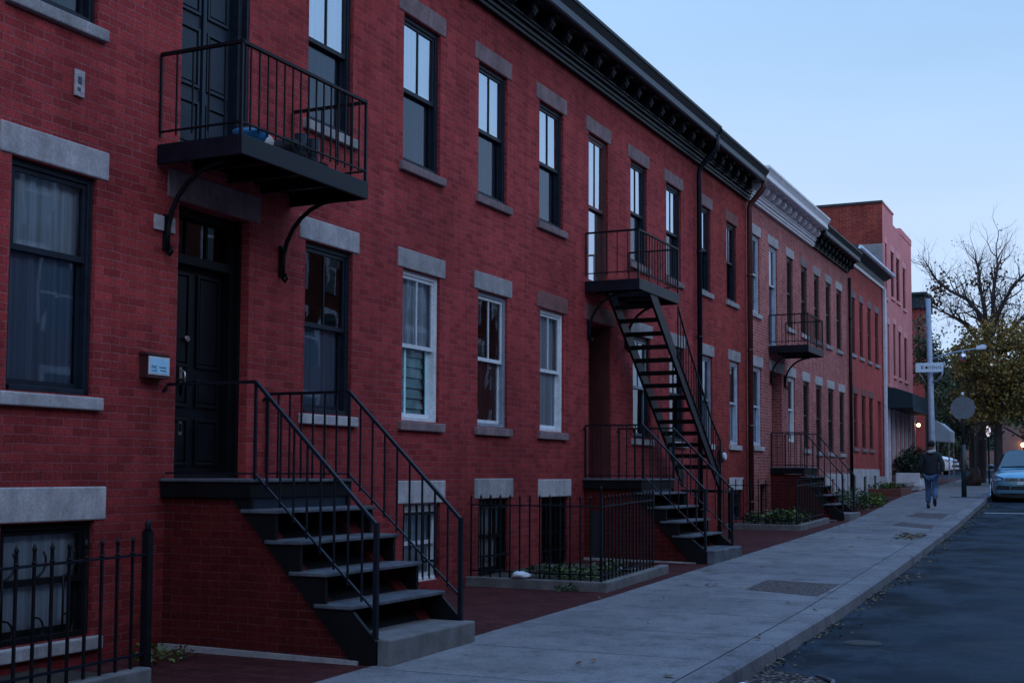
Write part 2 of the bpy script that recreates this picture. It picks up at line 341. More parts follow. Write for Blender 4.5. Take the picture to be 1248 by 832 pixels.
# ------------------------------------------------------------------ mesh builder
ORG = {}
class MB:
    def __init__(s): s.v = []; s.f = []; s.mi = []; s.sm = []
    def add(s, vs, fs, mi=0, smooth=False):
        o = len(s.v); s.v += [Vector(a) for a in vs]
        for f in fs: s.f.append([o + i for i in f]); s.mi.append(mi); s.sm.append(smooth)
        return s
    def box(s, x0, x1, y0, y1, z0, z1, mi=0):
        vs = [(x, y, z) for x in (x0, x1) for y in (y0, y1) for z in (z0, z1)]
        return s.add(vs, [(0, 1, 3, 2), (4, 6, 7, 5), (0, 4, 5, 1), (2, 3, 7, 6), (0, 2, 6, 4), (1, 5, 7, 3)], mi)
    def bar(s, p, q, w, h=None, up=(0, 0, 1), mi=0):
        p, q = Vector(p), Vector(q); h = h or w; d = (q - p).normalized(); up = Vector(up)
        if abs(d.dot(up)) > .98: up = Vector((1, 0, 0))
        a = d.cross(up).normalized() * (w / 2); b = a.cross(d).normalized() * (h / 2)
        vs = [p - a - b, p + a - b, p + a + b, p - a + b, q - a - b, q + a - b, q + a + b, q - a + b]
        return s.add(vs, [(3, 2, 1, 0), (4, 5, 6, 7), (0, 1, 5, 4), (1, 2, 6, 5), (2, 3, 7, 6), (3, 0, 4, 7)], mi)
    def tube(s, pts, rs, n=8, mi=0, cap=True):
        pts = [Vector(p) for p in pts]
        if isinstance(rs, (int, float)): rs = [rs] * len(pts)
        d0 = (pts[1] - pts[0]).normalized(); a = d0.orthogonal().normalized(); vs = []
        for i, p in enumerate(pts):
            d = (pts[min(i + 1, len(pts) - 1)] - pts[max(i - 1, 0)]).normalized()
            a = (a - d * a.dot(d)).normalized(); b = d.cross(a)
            vs += [p + (a * math.cos(2 * math.pi * k / n) + b * math.sin(2 * math.pi * k / n)) * rs[i] for k in range(n)]
        fs = [(i * n + k, i * n + (k + 1) % n, (i + 1) * n + (k + 1) % n, (i + 1) * n + k) for i in range(len(pts) - 1) for k in range(n)]
        s.add(vs, fs, mi, True)
        if cap:
            o = len(s.v) - len(vs); m = (len(pts) - 1) * n
            s.f.append([o + k for k in reversed(range(n))]); s.mi.append(mi); s.sm.append(False)
            s.f.append([o + m + k for k in range(n)]); s.mi.append(mi); s.sm.append(False)
        return s
    def ext(s, poly, vec, mi=0):
        n = len(poly); P = [Vector(p) for p in poly]; vec = Vector(vec)
        vs = P + [p + vec for p in P]
        return s.add(vs, [tuple(range(n - 1, -1, -1)), tuple(range(n, 2 * n))] + [(i, (i + 1) % n, n + (i + 1) % n, n + i) for i in range(n)], mi)
    def sph(s, c, r, n=12, m=8, mi=0):
        c = Vector(c); r = (r, r, r) if isinstance(r, (int, float)) else r
        vs = [c + Vector((0, 0, -r[2]))]
        for i in range(1, m):
            t = -math.pi / 2 + math.pi * i / m
            vs += [c + Vector((r[0] * math.cos(t) * math.cos(2 * math.pi * k / n), r[1] * math.cos(t) * math.sin(2 * math.pi * k / n), r[2] * math.sin(t))) for k in range(n)]
        vs.append(c + Vector((0, 0, r[2]))); fs = []
        for k in range(n):
            fs.append((0, 1 + (k + 1) % n, 1 + k)); L = 1 + (m - 2) * n
            fs.append((L + k, L + (k + 1) % n, len(vs) - 1))
            for i in range(m - 2): a = 1 + i * n; fs.append((a + k, a + (k + 1) % n, a + n + (k + 1) % n, a + n + k))
        return s.add(vs, fs, mi, True)
    def quad(s, a, b, c, d, mi=0): return s.add([a, b, c, d], [(0, 1, 2, 3)], mi)
    def build(s, name, mats, parent=None, bevel=0, origin=None):
        if not isinstance(mats, (list, tuple)): mats = [mats]
        o = Vector(origin) if origin is not None else (ORG.get(parent.name, Vector()) if parent else Vector())
        me = bpy.data.meshes.new(name)
        me.from_pydata([tuple(v - o) for v in s.v], [], s.f)
        for m in mats: me.materials.append(m)
        me.polygons.foreach_set('material_index', s.mi); me.polygons.foreach_set('use_smooth', s.sm)
        me.update()
        ob = bpy.data.objects.new(name, me); COL.objects.link(ob)
        if parent: ob.parent = parent; ORG[ob.name] = ORG.get(parent.name, Vector())
        elif origin is not None: ob.location = o; ORG[ob.name] = o
        else: ORG[ob.name] = Vector()
        if bevel:
            b = ob.modifiers.new('Bevel', 'BEVEL'); b.width = bevel; b.segments = 2; b.limit_method = 'ANGLE'
        return ob

def tag(o, label=None, cat=None, group=None, kind=None):
    if label: o['label'] = label
    if cat: o['category'] = cat
    if group: o['group'] = group
    if kind: o['kind'] = kind
    return o
def thing(name, loc, label, cat, group=None):
    o = bpy.data.objects.new(name, None); COL.objects.link(o); o.location = loc; o.empty_display_size = .2
    ORG[o.name] = Vector(loc); return tag(o, label, cat, group)
def copies(proto_ob, parent, offs):
    """linked copies of a part at offsets (same parent)"""
    for d in offs:
        c = proto_ob.copy(); COL.objects.link(c); c.parent = parent; c.location = Vector(proto_ob.location) + Vector(d)
def dup(root, loc, label=None, group=None, rz=None):
    r = root.copy(); COL.objects.link(r); r.location = loc; ORG[r.name] = Vector(loc)
    if rz is not None: r.rotation_euler.z = rz
    if label: r['label'] = label
    if group: r['group'] = group
    for ch in list(root.children):
        c = ch.copy(); COL.objects.link(c); c.parent = r
        for g in list(ch.children):
            d = g.copy(); COL.objects.link(d); d.parent = c
    return r

# ------------------------------------------------------------------ the setting: ground, road, sidewalk
def frange(a, b, st):
    n = int(round((b - a) / st)); return [a + (b - a) * i / n for i in range(n + 1)]
def sheet(name, fx0, fx1, ys, off, m, nx=1, edge=None, kind='structure'):
    b = MB(); vs = []
    for y in ys:
        for k in range(nx + 1):
            x = fx0(y) + (fx1(y) - fx0(y)) * k / nx
            vs.append((x, y, zg(y) + off))
    w = nx + 1
    fs = [(i * w + k, i * w + k + 1, (i + 1) * w + k + 1, (i + 1) * w + k) for i in range(len(ys) - 1) for k in range(nx)]
    b.add(vs, fs)
    return tag(b.build(name, m), kind=kind)
sheet('ground', lambda y: -500, lambda y: 500, [-60, -20, 9.5, 15, 20, 33, 45, 60, 100, 200, 500, 900], -.30, M['ground'])
YS = frange(-14, 66, 1.0)
sheet('brick_paving', lambda y: -.05, lambda y: x_in(y), YS, -.006, M['paver'], 2)
sheet('sidewalk', lambda y: x_in(y), lambda y: x_joint(y) - .008, YS, 0, M['sidewalk'], 3)
def kerb():
    b = MB()
    for i in range(len(YS) - 1):
        y0, y1 = YS[i], YS[i + 1]
        def ring(y): z = zg(y); xj, xc = x_joint(y), x_curb(y); return [(xj, y, z - .02), (xj, y, z - .002), (xc - .03, y, z - .004), (xc, y, z - .03), (xc + .015, y, z - .145), (xc + .015, y, z - .3)]
        a, c = ring(y0), ring(y1); vs = a + c; n = len(a)
        b.add(vs, [(k, k + 1, n + k + 1, n + k) for k in range(n - 1)])
    return tag(b.build('kerb', M['kerb']), kind='structure')
kerb()
sheet('road', lambda y: x_curb(y) - .05, lambda y: 13.2, frange(-40, 66, 1.0), -.145, M['asphalt'], 4)
sheet('crossing_road', lambda y: -60, lambda y: 60, [66, 70, 76, 80, 90], -.135, M['asphalt'], 6)
sheet('far_pavement', lambda y: 13.2, lambda y: 17.2, YS, -.02, M['sidewalk'], 2)
# painted stop line and gutter patch
b = MB(); ys = [38.9, 39.15]
b.quad((4.5, ys[0], zg(ys[0]) - .139), (9.3, ys[0], zg(ys[0]) - .139), (9.3, ys[1], zg(ys[1]) - .139), (4.5, ys[1], zg(ys[1]) - .139))
tag(b.build('road_marking', M['line']), kind='structure')

def patch(name, m, pts, off, label, cat, thick=.004):
    b = MB(); top = [(x, y, zg(y) + off + thick) for x, y in pts]
    cx = sum(p[0] for p in pts) / len(pts); cy = sum(p[1] for p in pts) / len(pts)
    n = len(pts); low = [(x, y, zg(y) + off - .01) for x, y in pts]
    b.add(top + low + [(cx, cy, zg(cy) + off + thick)], [(i, (i + 1) % n, 2 * n) for i in range(n)] + [(n + i, n + (i + 1) % n, (i + 1) % n, i) for i in range(n)])
    return tag(b.build(name, m, origin=(cx, cy, zg(cy) + off)), label, cat)
patch('sidewalk_grate', M['grate'], [(3.58, 16.5), (4.6, 16.1), (4.58, 17.55), (3.56, 17.75)], 0, 'dark rusty rectangular grate set in the sidewalk nearest the camera', 'grate')
patch('sidewalk_grate', M['grate'], [(3.22, 30.9), (4.22, 29.8), (4.12, 31.2), (3.2, 32.2)], 0, 'rusty rectangular grate farther up the sidewalk before the walking person', 'grate')
patch('sidewalk_plate', M['grate'], [(3.0, 34.6), (3.95, 33.8), (3.9, 35.9), (3.05, 36.2)], 0, 'flat dark metal plate in the sidewalk at the walking persons feet', 'plate')
# manhole
def manhole(cx, cy, r, label):
    z = zg(cy) - .145
    t = thing('manhole_cover', (cx, cy, z), label, 'manhole cover')
    b = MB(); n = 28
    vs = [(cx + r * math.cos(2 * math.pi * k / n), cy + r * math.sin(2 * math.pi * k / n), z + .008 + (zg(cy + r * math.sin(2 * math.pi * k / n)) - zg(cy))) for k in range(n)]
    b.add(vs, [tuple(range(n))]); b.build('lid', M['iron'], t)
    b = MB(); ring = []
    for rr in (r + .004, r + .06):
        ring += [(cx + rr * math.cos(2 * math.pi * k / n), cy + rr * math.sin(2 * math.pi * k / n), z + .006 + (zg(cy + rr * math.sin(2 * math.pi * k / n)) - zg(cy))) for k in range(n)]
    b.add(ring, [(k, (k + 1) % n, n + (k + 1) % n, n + k) for k in range(n)]); b.build('rim', M['iron'], t)
manhole(5.62, 13.4, .13, 'small round utility cover in the road by the kerb')
# pebbly repair patch with a metal rim at the gutter
px = []
for k in range(14):
    a = math.pi * k / 13; px.append((5.18 + .62 * math.sin(a) * 1.0, 10.1 + 1.25 * (1 - math.cos(a)) / 2 + .05 * R.random()))
px = [(5.11, 10.0)] + px + [(5.11, 11.3)]
patch('road_patch', M['gravel'], px, -.141, 'rounded pebbly repair patch in the road at the gutter', 'road patch')
b = MB(); b.tube([(5.74, 10.15, zg(10.1) - .13), (5.86, 10.6, zg(10.6) - .13), (5.8, 11.0, zg(11) - .13), (5.62, 11.22, zg(11.2) - .13)], .022, 6)
tag(b.build('drain_rim', M['slate'], origin=(5.74, 10.15, zg(10.1) - .14)), 'curved pale metal rim beside the pebbly road patch', 'drain rim')

# leaf litter along the gutter and scattered on pavement
def litter(name, pts, m, s0, s1, label=None):
    b = MB()
    for (x, y, z) in pts:
        s = R.uniform(s0, s1); a = R.uniform(0, 6.28); tl = [R.uniform(.003, .03) for _ in range(4)]
        c, sn = math.cos(a) * s, math.sin(a) * s
        b.quad((x + c, y + sn, z + tl[0]), (x - sn * .6, y + c * .6, z + tl[1]), (x - c, y - sn, z + tl[2]), (x + sn * .6, y - c * .6, z + tl[3]))
    return tag(b.build(name, m), kind='stuff')
P = []
for i in range(420):
    y = R.uniform(9.5, 44); x = x_curb(y) + .03 + abs(R.gauss(0, .12)); P.append((x, y, zg(y) - .14))
litter('gutter_leaves', P, M['gold'], .015, .045)
P = [(4.15 + R.gauss(0, .14), 27.1 + R.gauss(0, .45), zg(27.1) + .005) for i in range(140)] + [(R.uniform(2.3, 4.8), R.uniform(9, 44)) for i in range(0)]
P = [(x, y, zg(y) + .004) for x, y, z in P] + [(R.uniform(1.6, 4.9), yy, zg(yy) + .004) for yy in [R.uniform(8, 40) for _ in range(60)]]
litter('leaf_pile', P, M['gold'], .03, .07)

# ------------------------------------------------------------------ buildings
def wall_mesh(y0, y1, z0, z1, holes, m, parent, xf=0., xb=-9., name='wall', depth=.2, skew=None):
    """front wall with real openings and reveals, side and back walls"""
    ys = sorted({y0, y1} | {h[0] for h in holes} | {h[1] for h in holes}); zs = sorted({z0, z1} | {h[2] for h in holes} | {h[3] for h in holes})
    b = MB()
    for i in range(len(ys) - 1):
        for j in range(len(zs) - 1):
            cy, cz = (ys[i] + ys[i + 1]) / 2, (zs[j] + zs[j + 1]) / 2
            if any(h[0] < cy < h[1] and h[2] < cz < h[3] for h in holes): continue
            b.quad((xf, ys[i], zs[j]), (xf, ys[i + 1], zs[j]), (xf, ys[i + 1], zs[j + 1]), (xf, ys[i], zs[j + 1]))
    for h in holes:
        d = xf - (h[4] if len(h) > 4 else depth); a, c, e, g = h[:4]
        b.quad((xf, a, e), (d, a, e), (d, a, g), (xf, a, g)); b.quad((xf, c, e), (xf, c, g), (d, c, g), (d, c, e))
        b.quad((xf, a, g), (d, a, g), (d, c, g), (xf, c, g)); b.quad((xf, a, e), (xf, c, e), (d, c, e), (d, a, e))
    b.quad((xf, y0, z0), (xf, y0, z1), (xb, y0, z1), (xb, y0, z0)); b.quad((xf, y1, z0), (xb, y1, z0), (xb, y1, z1), (xf, y1, z1))
    b.quad((xb, y0, z0), (xb, y0, z1), (xb, y1, z1), (xb, y1, z0))
    return b.build(name, m, parent)
def roof_mesh(y0, y1, z, parent, xf=.0, xb=-9.):
    b = MB(); b.box(xb, xf, y0, y1, z - .12, z); return b.build('roof', M['tar'], parent)

def lintel(parent, y0, y1, z, m, ov=.13, h=.25, xf=0.):
    b = MB(); j = R.uniform(-.008, .008); b.box(xf - .15, xf + .014, y0 - ov, y1 + ov, z + .006, z + .006 + h + j); return b.build('lintel', m, parent, bevel=.013)
def sill(parent, y0, y1, z, m, ov=.09, h=.125, xf=0.):
    b = MB(); b.ext([(xf - .15, y0 - ov, z - h), (xf + .055, y0 - ov, z - h), (xf + .055, y0 - ov, z - .014), (xf - .15, y0 - ov, z + .0)], (0, y1 - y0 + 2 * ov, 0)); return b.build('sill', m, parent, bevel=.012)

def sash_window(house, y0, y1, z0, z1, case='navy', sash=None, gu='glassU', gl='glassL', curt_u=None, curt_l=None, muntin=1, muntin_l=0,
                lin='stone', sil='brownstone', xf=0., bars=False, label=None, mid=.5, blinds=False, lh=.25):
    sash = sash or case; x = xf - .06
    b = MB(); w = .06
    b.box(x - .12, x + .01, y0, y0 + w, z0, z1); b.box(x - .12, x + .01, y1 - w, y1, z0, z1); b.box(x - .12, x + .01, y0 + w, y1 - w, z1 - w, z1)
    b.box(x - .12, x + .03, y0 + w, y1 - w, z0, z0 + .05)
    b.box(x - .02, x + .022, y0 + .012, y0 + .03, z0, z1); b.box(x - .02, x + .022, y1 - .03, y1 - .012, z0, z1)   # brick mould step
    win = b.build('window', M[case], house, bevel=.004)
    if label: win['label'] = label
    zm = z0 + (z1 - z0) * mid; yi0, yi1 = y0 + w, y1 - w; s = .042
    def make_sash(za, zb, xo, nm, gmat):
        b = MB()
        b.box(xo - .035, xo, yi0, yi0 + s, za, zb); b.box(xo - .035, xo, yi1 - s, yi1, za, zb)
        b.box(xo - .035, xo, yi0 + s, yi1 - s, zb - s, zb); b.box(xo - .035, xo, yi0 + s, yi1 - s, za, za + s + .008)
        for k in range(nm):
            yc = yi0 + (yi1 - yi0) * (k + 1) / (nm + 1); b.box(xo - .028, xo - .004, yc - .011, yc + .011, za + s, zb - s)
        b.build('sash', M[sash], win)
        b = MB(); t = R.uniform(-.004, .004)
        b.quad((xo - .018 + t, yi0 + s * .5, za + s * .5), (xo - .018 - t, yi1 - s * .5, za + s * .5), (xo - .018 - t * .3, yi1 - s * .5, zb - s * .5), (xo - .018 + t, yi0 + s * .5, zb - s * .5))
        b.build('pane', M[gmat], win)
    make_sash(zm - .025, z1 - w, x - .008, muntin, gu); make_sash(z0 + .05, zm + .025, x - .05, muntin_l, gl)
    for cm, za, zb in ((curt_u, zm, z1), (curt_l, z0, zm)):
        if not cm: continue
        b = MB(); n = 26; xs = x - .092
        vs = []
        for k in range(n + 1):
            yy = y0 + (y1 - y0) * k / n; dx = .012 * math.sin(k * 1.7 + y0 * 3) + .006 * math.sin(k * .8)
            vs += [(xs + dx, yy, za), (xs + dx, yy, zb)]
        b.add(vs, [(2 * k, 2 * k + 2, 2 * k + 3, 2 * k + 1) for k in range(n)], 0, True)
        b.build('curtain', M[cm], win)
    if blinds:
        b = MB(); n = 7
        for k in range(n):
            zz = z0 + .1 + (zm - z0 - .15) * k / (n - 1); b.bar((x - .14, y0 + w, zz), (x - .14, y1 - .12, zz), .13, .016, up=(1, 0, .28))
        b.box(x - .075, x - .06, (y0 + y1) / 2 - .22, (y0 + y1) / 2 - .18, z0 + .05, zm); b.box(x - .075, x - .06, y1 - .16, y1 - .10, z0 + .05, zm)
        b.build('shutter', M['shutter'], win)
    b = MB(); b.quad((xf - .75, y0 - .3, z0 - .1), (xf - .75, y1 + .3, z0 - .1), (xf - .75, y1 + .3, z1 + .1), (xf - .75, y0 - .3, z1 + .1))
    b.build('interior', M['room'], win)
    if bars:
        g = MB(); n = 6
        for k in range(n): yc = y0 + .06 + (y1 - y0 - .12) * k / (n - 1); g.bar((xf - .03, yc, z0 + .02), (xf - .03, yc, z1 - .01), .022)
        g.bar((xf - .03, y0 + .02, z0 + .25 * (z1 - z0)), (xf - .03, y1 - .02, z0 + .25 * (z1 - z0)), .03); g.bar((xf - .03, y0 + .02, z1 - .12), (xf - .03, y1 - .02, z1 - .12), .03)
        g.build('security_bars', M['iron'], win)
    if lin: lintel(win, y0, y1, z1, M[lin], xf=xf, h=lh)
    if sil: sill(win, y0, y1, z0, M[sil], xf=xf)
    return win

def panel_door(house, y0, y1, z0, z1, m, zt=None, reveal_shade=False, depth=.25, xf=0., lin=None, case=None, double=False, label=None, cols=2, hardware=False):
    """recessed panelled door with casing; zt: transom height"""
    case = case or m; x = xf - depth
    b = MB(); w = .11; top = zt or (z1 - .09)
    b.box(x - .05, x + .10, y0, y0 + w * .55, z0, z1); b.box(x - .05, x + .10, y1 - w, y1, z0, z1); b.box(x - .05, x + .10, y0 + w * .55, y1 - w, z1 - .09, z1)
    b.box(x + .10, x + .15, y1 - .035, y1, z0, z1); b.box(x + .1, x + .13, y0, y0 + .03, z0, z1)
    if zt: b.box(x - .05, x + .11, y0 + w * .55, y1 - w, zt, zt + .09)
    b.box(x - .05, x + .16, y0, y1, z0 - .03, z0 + .03)
    d = b.build('door', M[case], house, bevel=.004)
    if label: d['label'] = label
    a, c = y0 + w * .55, y1 - w
    b = MB(); b.box(x - .06, x, a, c, z0 + .03, top)
    rows = [(0.03, .27), (.31, .46), (.50, .97)] if not double else [(.03, .22), (.26, .5), (.54, .74), (.78, .97)]
    H = top - z0 - .03
    for k in range(cols):
        ya = a + (c - a) * k / cols + .055; yb = a + (c - a) * (k + 1) / cols - .055
        for r0, r1 in rows:
            za, zb = z0 + .03 + H * r0 + .03, z0 + .03 + H * r1
            # raised moulding frame and sunk field
            b.box(x, x + .022, ya, ya + .03, za, zb); b.box(x, x + .022, yb - .03, yb, za, zb); b.box(x, x + .022, ya + .03, yb - .03, zb - .03, zb); b.box(x, x + .022, ya + .03, yb - .03, za, za + .03)
            b.ext([(x, ya + .05, za + .05), (x, yb - .05, za + .05), (x, yb - .05, zb - .05), (x, ya + .05, zb - .05)], (.012, 0, 0))
    if double: b.box(x + .002, x + .03, (a + c) / 2 - .025, (a + c) / 2 + .025, z0 + .03, top)
    b.build('door_leaf', M[m], d, bevel=.003)
    if zt:
        b = MB(); b.quad((x + .02, a, zt + .09), (x + .02, c, zt + .09), (x + .02, c, z1 - .09), (x + .02, a, z1 - .09)); b.build('transom_pane', M['glassD'], d)
        for k in (1, 2): b = MB(); yc = a + (c - a) * k / 3; b.box(x + .01, x + .04, yc - .014, yc + .014, zt + .09, z1 - .09); b.build('transom_bar', M[case], d)
        b = MB(); b.quad((x - .3, a - .2, zt), (x - .3, c + .2, zt), (x - .3, c + .2, z1), (x - .3, a - .2, z1)); b.build('interior', M['room'], d)
    if hardware:
        b = MB(); yc = a + .30
        b.box(x + .001, x + .012, yc - .022, yc + .022, z0 + .80, z0 + 1.10); b.tube([(x + .012, yc, z0 + .86), (x + .06, yc, z0 + .90), (x + .06, yc, z0 + 1.02), (x + .012, yc, z0 + 1.06)], .010, 8)
        b.build('handle', M['brass'], d)
        b = MB(); b.tube([(x, yc + .05, z0 + 1.36), (x + .05, yc + .05, z0 + 1.36)], [.035, .028], 12); b.build('knob', M['brass'], d)
        b = MB(); b.box(x + .001, x + .014, yc - .022, yc + .03, z0 + .42, z0 + .56); b.box(x + .014, x + .02, yc - .012, yc + .02, z0 + .45, z0 + .53, 1); b.build('letter_slot', [M['brass'], M['blackpaint']], d)
    if reveal_shade:
        b = MB(); b.ext([(x + .151, y1 - .004, z0), (xf - .03, y1 - .004, z0), (xf - .03, y1 - .004, z1 - .004), (x + .151, y1 - .004, z1 - .004)], (0, -.02, 0)); b.build('reveal_shade_panel', M[case], d)  # thin dark sheet added as painted shade over the far brick reveal
    if lin: lintel(d, y0, y1, z1, M[lin], ov=.17, h=.27, xf=xf)
    return d

def bracket_mesh(name, m, parent, y, z, w, d, h, scroll=False):
    """S-profiled cornice console on the wall at height z (its top)"""
    prof = []
    n = 12
    for k in range(n + 1):
        t = k / n; x = d * (math.cos(t * math.pi / 2) ** .8) * (1 - .18 * math.sin(t * math.pi * 2)) + .03; prof.append((x, z - h * t))
    poly = [(.0, y - w / 2, z)] + [(p[0], y - w / 2, p[1]) for p in prof] + [(.0, y - w / 2, z - h)]
    b = MB(); b.ext(poly, (0, w, 0))
    b.box(0, d + .04, y - w / 2 - .015, y + w / 2 + .015, z - .05, z + .002)
    b.tube([(d * .74, y - w / 2 - .012, z - .115), (d * .74, y + w / 2 + .012, z - .115)], .072 if scroll else .055, 10)
    b.tube([(.09, y - w / 2 - .012, z - h * .88), (.09, y + w / 2 + .012, z - h * .88)], .04, 10)
    b.sph((d * .80, y, z - .20), (.026, .026, .045), 8, 6)
    return b.build(name, m, parent, origin=None)

def cornice(house, y0, y1, z0, z1, dep, m, ml, mb, step=.66, m_fr=None, start=None, bw=.15, scroll=False):
    b = MB(); H = z1 - z0; m_fr = m_fr or m
    # architrave mouldings
    for (x, za, zb) in ((.085, 0, .06), (.115, .06, .10), (.09, .10, .15), (.14, .15, .20), (.17, .20, .225)):
        b.box(-.05, x, y0, y1, z0 + za, z0 + zb, 0)
    b.box(-.05, .06, y0, y1, z0 + .225, z1 - .28, 2)                 # frieze
    b.box(-.05, dep - .12, y0, y1, z1 - .30, z1 - .26, 0)           # soffit
    b.box(dep - .12, dep - .06, y0, y1, z1 - .31, z1 - .17, 1)      # corona
    b.ext([(-.05, y0, z1 - .259), (dep - .119, y0, z1 - .259), (dep - .119, y0, z1 - .168), (dep - .059, y0, z1 - .168), (dep, y0, z1 - .07), (dep + .02, y0, z1 - .05), (dep + .02, y0, z1), (-.05, y0, z1 + .02)], (0, y1 - y0, 0), 0)
    b.box(dep - .06, dep - .045, y0, y1, z1 - .295, z1 - .265, 1)
    c = b.build('cornice', [m, ml, m_fr], house)
    # dentils and beads as small relief inside the cornice's own mesh
    d = MB(); y = y0 + .05
    while y < y1 - .05:
        d.box(.061, .105, y, y + .05, z0 + .227, z0 + .265); y += .11
    d.build('dentil_band', mb, c)
    first = bracket_mesh('bracket', mb, c, (start or y0 + .2), z1 - .302, bw, dep - .22, .29 if not scroll else .31, scroll)
    y = (start or y0 + .2) + step; offs = []
    while y < y1 - .08: offs.append((0, y - (start or y0 + .2), 0)); y += step
    copies(first, c, offs)
    p0 = (start or y0 + .2)
    pan = MB(); pan.ext([(.061, p0 + bw / 2 + .07, z0 + .29), (.061, p0 + step - bw / 2 - .07, z0 + .29), (.061, p0 + step - bw / 2 - .07, z1 - .36), (.061, p0 + bw / 2 + .07, z1 - .36)], (.02, 0, 0))
    pan.sph((.09, p0 + step / 2, (z0 + z1) / 2 + .04), (.03, .05, .05), 8, 6)
    po = pan.build('frieze_panel', mb, c)
    copies(po, c, [(o[0], o[1], 0) for o in offs[:-1]])
    return c

def downspout(house, x, y, zb, zt, r, m, neck=True, zcorn=None, dep=.6):
    b = MB(); pts = [(x, y, zb), (x, y, zt)]
    if neck: pts += [(x + .03, y, zt + .1), (x + dep * .55, y, zt + .38), (x + dep * .7, y, zt + .48), (x + dep * .72, y, zt + .75)]
    b.tube(pts, r, 10)
    z = zb + .5
    while z < zt - .2: b.tube([(x, y, z), (x, y, z + .05)], r + .012, 10); z += 1.8
    return b.build('downspout', m, house)

def foundation(house, y0, y1, z1, m, holes=(), x=.04):
    b = MB(); zs0 = zg(y0) - .3
    ys = sorted({y0, y1} | {h[0] for h in holes} | {h[1] for h in holes})
    for i in range(len(ys) - 1):
        cy = (ys[i] + ys[i + 1]) / 2; hh = [h for h in holes if h[0] < cy < h[1]]
        if hh: b.box(0.002, x, ys[i], ys[i + 1], zs0, hh[0][2]); b.box(0.002, x, ys[i], ys[i + 1], hh[0][3], z1)
        else: b.box(0.002, x, ys[i], ys[i + 1], zs0, z1)
    return b.build('foundation', m, house)

# ---- house A: long red row with three doors' worth of bays
A = thing('row_house', (0, 13.5, zg(13.5)), 'long near red brick row house with black bracketed cornice and grey stone lintels', 'house', 'red brick row houses along the left side')
ZT = 7.26; ZS2 = 5.37; ZS1 = 2.14; ZT1 = 4.03
up = [(5.4, 6.35), (7.5, 8.46), None, (11.68, 12.60), (13.77, 14.74), (15.86, 16.80), (17.95, 18.90), None, (22.06, 22.97), (24.12, 25.08)]
lo = [(5.4, 6.35), (7.54, 8.50), None, (11.68, 12.64), (13.80, 14.77), (15.88, 16.84), (18.00, 18.95), None, (22.18, 23.15), (24.30, 25.26)]
bas = [(7.53, 8.56, .10, 1.07), (13.86, 14.82, .12, 1.10), (15.93, 16.91, .07, 1.13), (18.07, 19.11, .02, 1.12)]
holes = [(a, b_, ZS2, ZT) for w in up if w for a, b_ in [w]] + [(a, b_, ZS1, ZT1) for w in lo if w for a, b_ in [w]] + [(a, b_, c, d) for a, b_, c, d in bas]
holes += [(9.58, 10.68, 1.43, ZT1 + .02, .42), (9.57, 10.62, 4.52, ZT, .35), (20.0, 21.08, 1.41, 4.05, .62), (20.0, 20.92, 4.69, ZT, .3)]
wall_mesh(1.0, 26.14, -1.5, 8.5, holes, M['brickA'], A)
roof_mesh(1.0, 26.14, 8.44, A)
for i, w in enumerate(up):
    if not w: continue
    sash_window(A, w[0], w[1], ZS2, ZT, 'navy', gu='glassU', gl='glassL', curt_u='curt', curt_l='curt_d', lin='stone' if i in (0, 1, 3) else 'brownstone', sil='stone' if i < 4 else 'brownstone', muntin=1)
W1 = {0: dict(), 1: dict(gu='glassM', gl='glassL', curt_u='curt', curt_l='curt', lin='stone2', sil='stone2', mid=.62, muntin=0),
      3: dict(gu='glassM', gl='glassL', curt_l='curt', lin='stone2', sil='stone2', mid=.52, muntin=1),
      4: dict(case='white', gu='glassM', gl='glassM', curt_u='curt', muntin=1, muntin_l=0, lin='stone', sil='brownstone', blinds=True, label='white painted sash window with teal shutters inside'),
      5: dict(case='bluegrey', sash='white', gu='glassM', gl='glassM', curt_l='curt_r', muntin=1, lin='stone', sil='brownstone', label='blue grey window with white storm sash'),
      6: dict(case='white', gu='glassM', gl='glassM', curt_l='curt', curt_u='curt', muntin=1, lin='brownstone2', sil='brownstone', label='white painted sash window under a painted lintel'),
      8: dict(case='navy', sash='bluegrey', gu='glassM', gl='glassM', curt_u='curt', lin='stone', sil='stone2'),
      9: dict(case='navy', sash='navy', gu='glassM', gl='glassL', lin='stone', sil='stone2')}
for i, w in enumerate(lo):
    if w: sash_window(A, w[0], w[1], ZS1, ZT1, **W1[i])
# basement windows
wb = sash_window(A, *bas[0], 'blackpaint', gu='glassM', gl='glassM', curt_u='curt', curt_l='curt', lin='stone2', sil='stone', muntin=0, lh=.29)
g = MB()
for k, yc in enumerate((7.62, 7.95, 8.28)):
    g.tube([(-.06, yc, .12), (-.06, yc, .62)] + [(-.06, yc + .13 * math.sin(t) , .62 + .13 * (1 - math.cos(t))) for t in [j * .45 for j in range(1, 6)]], .010, 6)
    g.tube([(-.06, yc + .02, .30)] + [(-.06, yc + .02 + .10 * math.sin(t), .20 + .10 * math.cos(t)) for t in [j * .5 for j in range(1, 8)]], .009, 6)
g.build('scroll_grille', M['iron'], wb)
for k, (b_, d) in enumerate(zip(bas[1:], (dict(case='white', gu='glassM', gl='glassM', curt_u='curt', curt_l='curt', lin='stone2'), dict(case='blackpaint', gu='glassM', gl='glassM', curt_u='curt_w', curt_l='curt_w', lin='stone'), dict(case='blackpaint', gu='glassD', gl='glassD', lin='stone2')))):
    sash_window(A, *b_, sil=None, bars=True, lh=.28, muntin=2 if k == 1 else 0, **d)
panel_door(A, 9.58, 10.68, 1.43, ZT1 + .02, 'door', zt=3.5, depth=.25, lin='brownstone', case='blackpaint', hardware=True, label='black panelled front door with three-light transom')
